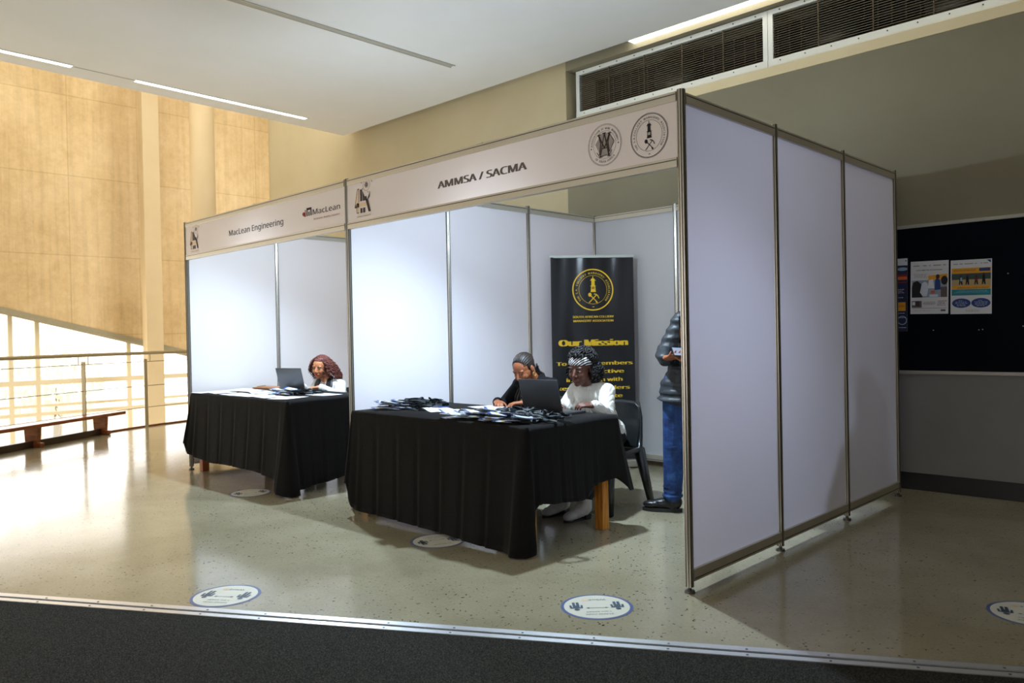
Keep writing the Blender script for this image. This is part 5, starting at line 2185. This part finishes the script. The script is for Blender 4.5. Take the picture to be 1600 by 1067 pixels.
wmesh('curl', _me(bm), m_hair_red, t)

# ---- standing, puffer jacket, looking at a phone
t = thing('person', 'person standing in dark puffer jacket and blue jeans holding a phone', 'person', (-.89, 1.5, 0))
g = Rig((-.895, 1.49, .93), (-.775, 1.55, 1.405), (-.757, 1.515, 1.56), 42, 38, 26, 0, .175)
bm = bmesh.new()
torso(bm, g, -.002, False, 1.08)
head(bm, g, 1.03)
A_ = {-1: ((-1.015, 1.37, 1.14), (-.925, 1.22, 1.115), (.75, -.35, .12), (.1, .1, 1), 18), 1: ((-.60, 1.44, 1.14), (-.69, 1.21, 1.10), (-.95, -.05, .08), (0, .1, 1), 28)}
for k in (1, -1):
    el, wr, fd, pn, cu = A_[k]
    limb(bm, [g.sh[k], V(el), V(wr)], [.05, .042, .028])
    hand(bm, wr, fd, pn, -1 if k < 0 else 1, cu, 1.05, .35)
K_ = {-1: (-1.005, 1.44, .50), 1: (-.73, 1.6, .50)}
F_ = {-1: (-1.035, 1.45, .09), 1: (-.71, 1.66, .09)}
for k in (1, -1):
    limb(bm, [g.P + g.L * .09 * k, V(K_[k]), V(F_[k])], [.088, .058, .04], -.004)
    cap(bm, F_[k], V(F_[k]) + V((0, 0, -.03)), .034, .03)
wmesh('body', fuse(bm, .0045, 3, .4), m_skin_mid, t)
face_bits(t, g, mat('brown_lips', (140, 78, 62), 0.4), 1.03, (0, -.002), .001, .4)
bm = bmesh.new()
scalp(bm, g, 1.03, .004, .06, -.015)
wmesh('hair', bake(bm, [('SOLIDIFY', dict(thickness=.006, offset=0))]), m_hair_black, t)
bm = bmesh.new()
torso(bm, g, .014, False, 1.08)
ell(bm, g.P + V((0, 0, -.02)), (.19, .142, .11), g.rot)
collar(bm, g, .064, .009)
wmesh('shirt', fuse(bm, .006, 3), m_shirt_dark, t)
bm = bmesh.new()
torso(bm, g, .034, False, 1.1)
for q in (-.17, -.06, .06, .18, .3):
    ell(bm, g.on(q) - V((0, 0, .03)), (.214 - .03 * q, .172, .075), g.rot)
for k in (1, -1):
    el, wr = V(A_[k][0]), V(A_[k][1])
    limb(bm, [g.sh[k], el, wr.lerp(el, .04)], [.074, .074, .052])
    n = 6
    for j in range(n):
        ell(bm, g.sh[k].lerp(el, (j + .3) / n), .076, None, 14)
    for j in range(4):
        ell(bm, el.lerp(wr, (j + .2) / 4.6), .076 - .006 * j, None, 14)
cap(bm, g.N + g.L * .06 + g.S * .03 - g.Fr * .02, g.N - g.L * .06 + g.S * .03 - g.Fr * .02, .04, .04)
me = fuse(bm, .006, 2, .4)
bm = bmesh.new()
bm.from_mesh(me)
gi = g.rot.transposed()
kill = []
for v in bm.verts:
    q = gi @ (v.co - g.P)
    near_arm = min((v.co - V(A_[k][0]).lerp(V(A_[k][1]), f)).length for k in (1, -1) for f in (0, .2, .4, .6, .8, 1)) < .085
    if q.y < -.06 and abs(q.x) < .085 and q.z < .52 and not near_arm:
        kill.append(v)
bmesh.ops.delete(bm, geom=kill, context='VERTS')
bmesh.ops.bisect_plane(bm, geom=bm.verts[:] + bm.edges[:] + bm.faces[:], plane_co=g.P - g.S * .165, plane_no=g.S, clear_inner=True)
for v in bm.verts:
    if v.link_faces:
        v.co += v.normal * .0035 * math.sin((v.co.z) * 2 * math.pi / .062)
jk = wmesh('puffer_jacket', bake(bm, [('SOLIDIFY', dict(thickness=.012, offset=-1))]), m_jacket, t)
bm = bmesh.new()
a, c = g.on(.80, -.15, .150), g.on(.72, -.10, .165)
tube(bm, [a, c], .0042, 6)
me = _me(bm)
me.transform(local(t))
link_mesh('zip', me, m_alu, jk)
bm = bmesh.new()
ell(bm, g.P + V((0, 0, -.03)), (.178, .132, .1), g.rot)
rnd = random.Random(14)
for k in (1, -1):
    hp = g.P + g.L * .09 * k
    kn, ft = V(K_[k]), V(F_[k])
    limb(bm, [hp, kn, kn.lerp(ft, .93)], [.108, .082, .064])
    for j in range(9):
        q = hp.lerp(kn, .45 + j * .12) if j < 5 else kn.lerp(ft, .1 + (j - 5) * .22)
        rr = .076 - .0022 * j
        ell(bm, q + V((rnd.uniform(-.006, .006), rnd.uniform(-.006, .006), 0)), (rr + .008, rr + .008, .016), Euler((rnd.uniform(-.3, .3), rnd.uniform(-.3, .3), 0)).to_matrix())
    ell(bm, kn.lerp(ft, .93), (.076, .076, .022))
    ell(bm, kn.lerp(ft, .83), (.072, .071, .018), Euler((.2, .1, 0)).to_matrix())
wmesh('jeans', fuse(bm, .006, 2, .45), m_jean, t)
for k in (1, -1):
    f = V(F_[k])
    d = V((-.226, -.105, 0)).normalized() if k < 0 else V((.5, -.86, 0)).normalized()
    hl, to = V((f.x, f.y, 0)) - d * .065, V((f.x, f.y, 0)) + d * .215
    bm = bmesh.new()
    shoe(bm, hl + V((0, 0, .02)), to + V((0, 0, .02)), .046, .085)
    cap(bm, V((f.x, f.y, .06)), V((f.x, f.y, .125)), .052, .052)
    cap(bm, V((f.x, f.y, .07)), V((f.x, f.y, .05)) + d * .1, .05, .038)
    sh = wmesh('shoe', fuse(bm, .005, 3), m_shoe, t)
    bm = bmesh.new()
    sole(bm, hl, to, .048, .026)
    me = _me(bm)
    me.transform(local(t))
    link_mesh('sole', me, mat('black_rubber', (30, 30, 30), 0.6), sh)
    bm = bmesh.new()
    lat = V((-d.y, d.x, 0))
    for j in range(5):
        p = V((f.x, f.y, 0)) + d * (.035 + .022 * j)
        z = .107 - .0085 * j - .0009 * j * j
        tube(bm, [p - lat * .03 + V((0, 0, z - .012)), p + V((0, 0, z)) + d * .004, p + lat * .03 + V((0, 0, z - .012))], .0028, 6)
    me = _me(bm)
    me.transform(local(t))
    link_mesh('laces', me, m_shirt_dark, sh)

ph = thing('phone', 'dark phone held in the hands of the standing person in jeans', 'phone', (-.80, 1.19, 1.162), R(60))
ph.rotation_euler = (R(20), R(4), R(42))
bm = bmesh.new()
box(bm, (-.037, -.075, -.004), (.037, .075, .004), .003)
link('phone_case', bm, m_laptop_dark, ph)
bm = bmesh.new()
box(bm, (-.033, -.07, .004), (.033, .07, .0046))
link('screen', bm, m_screen, ph)
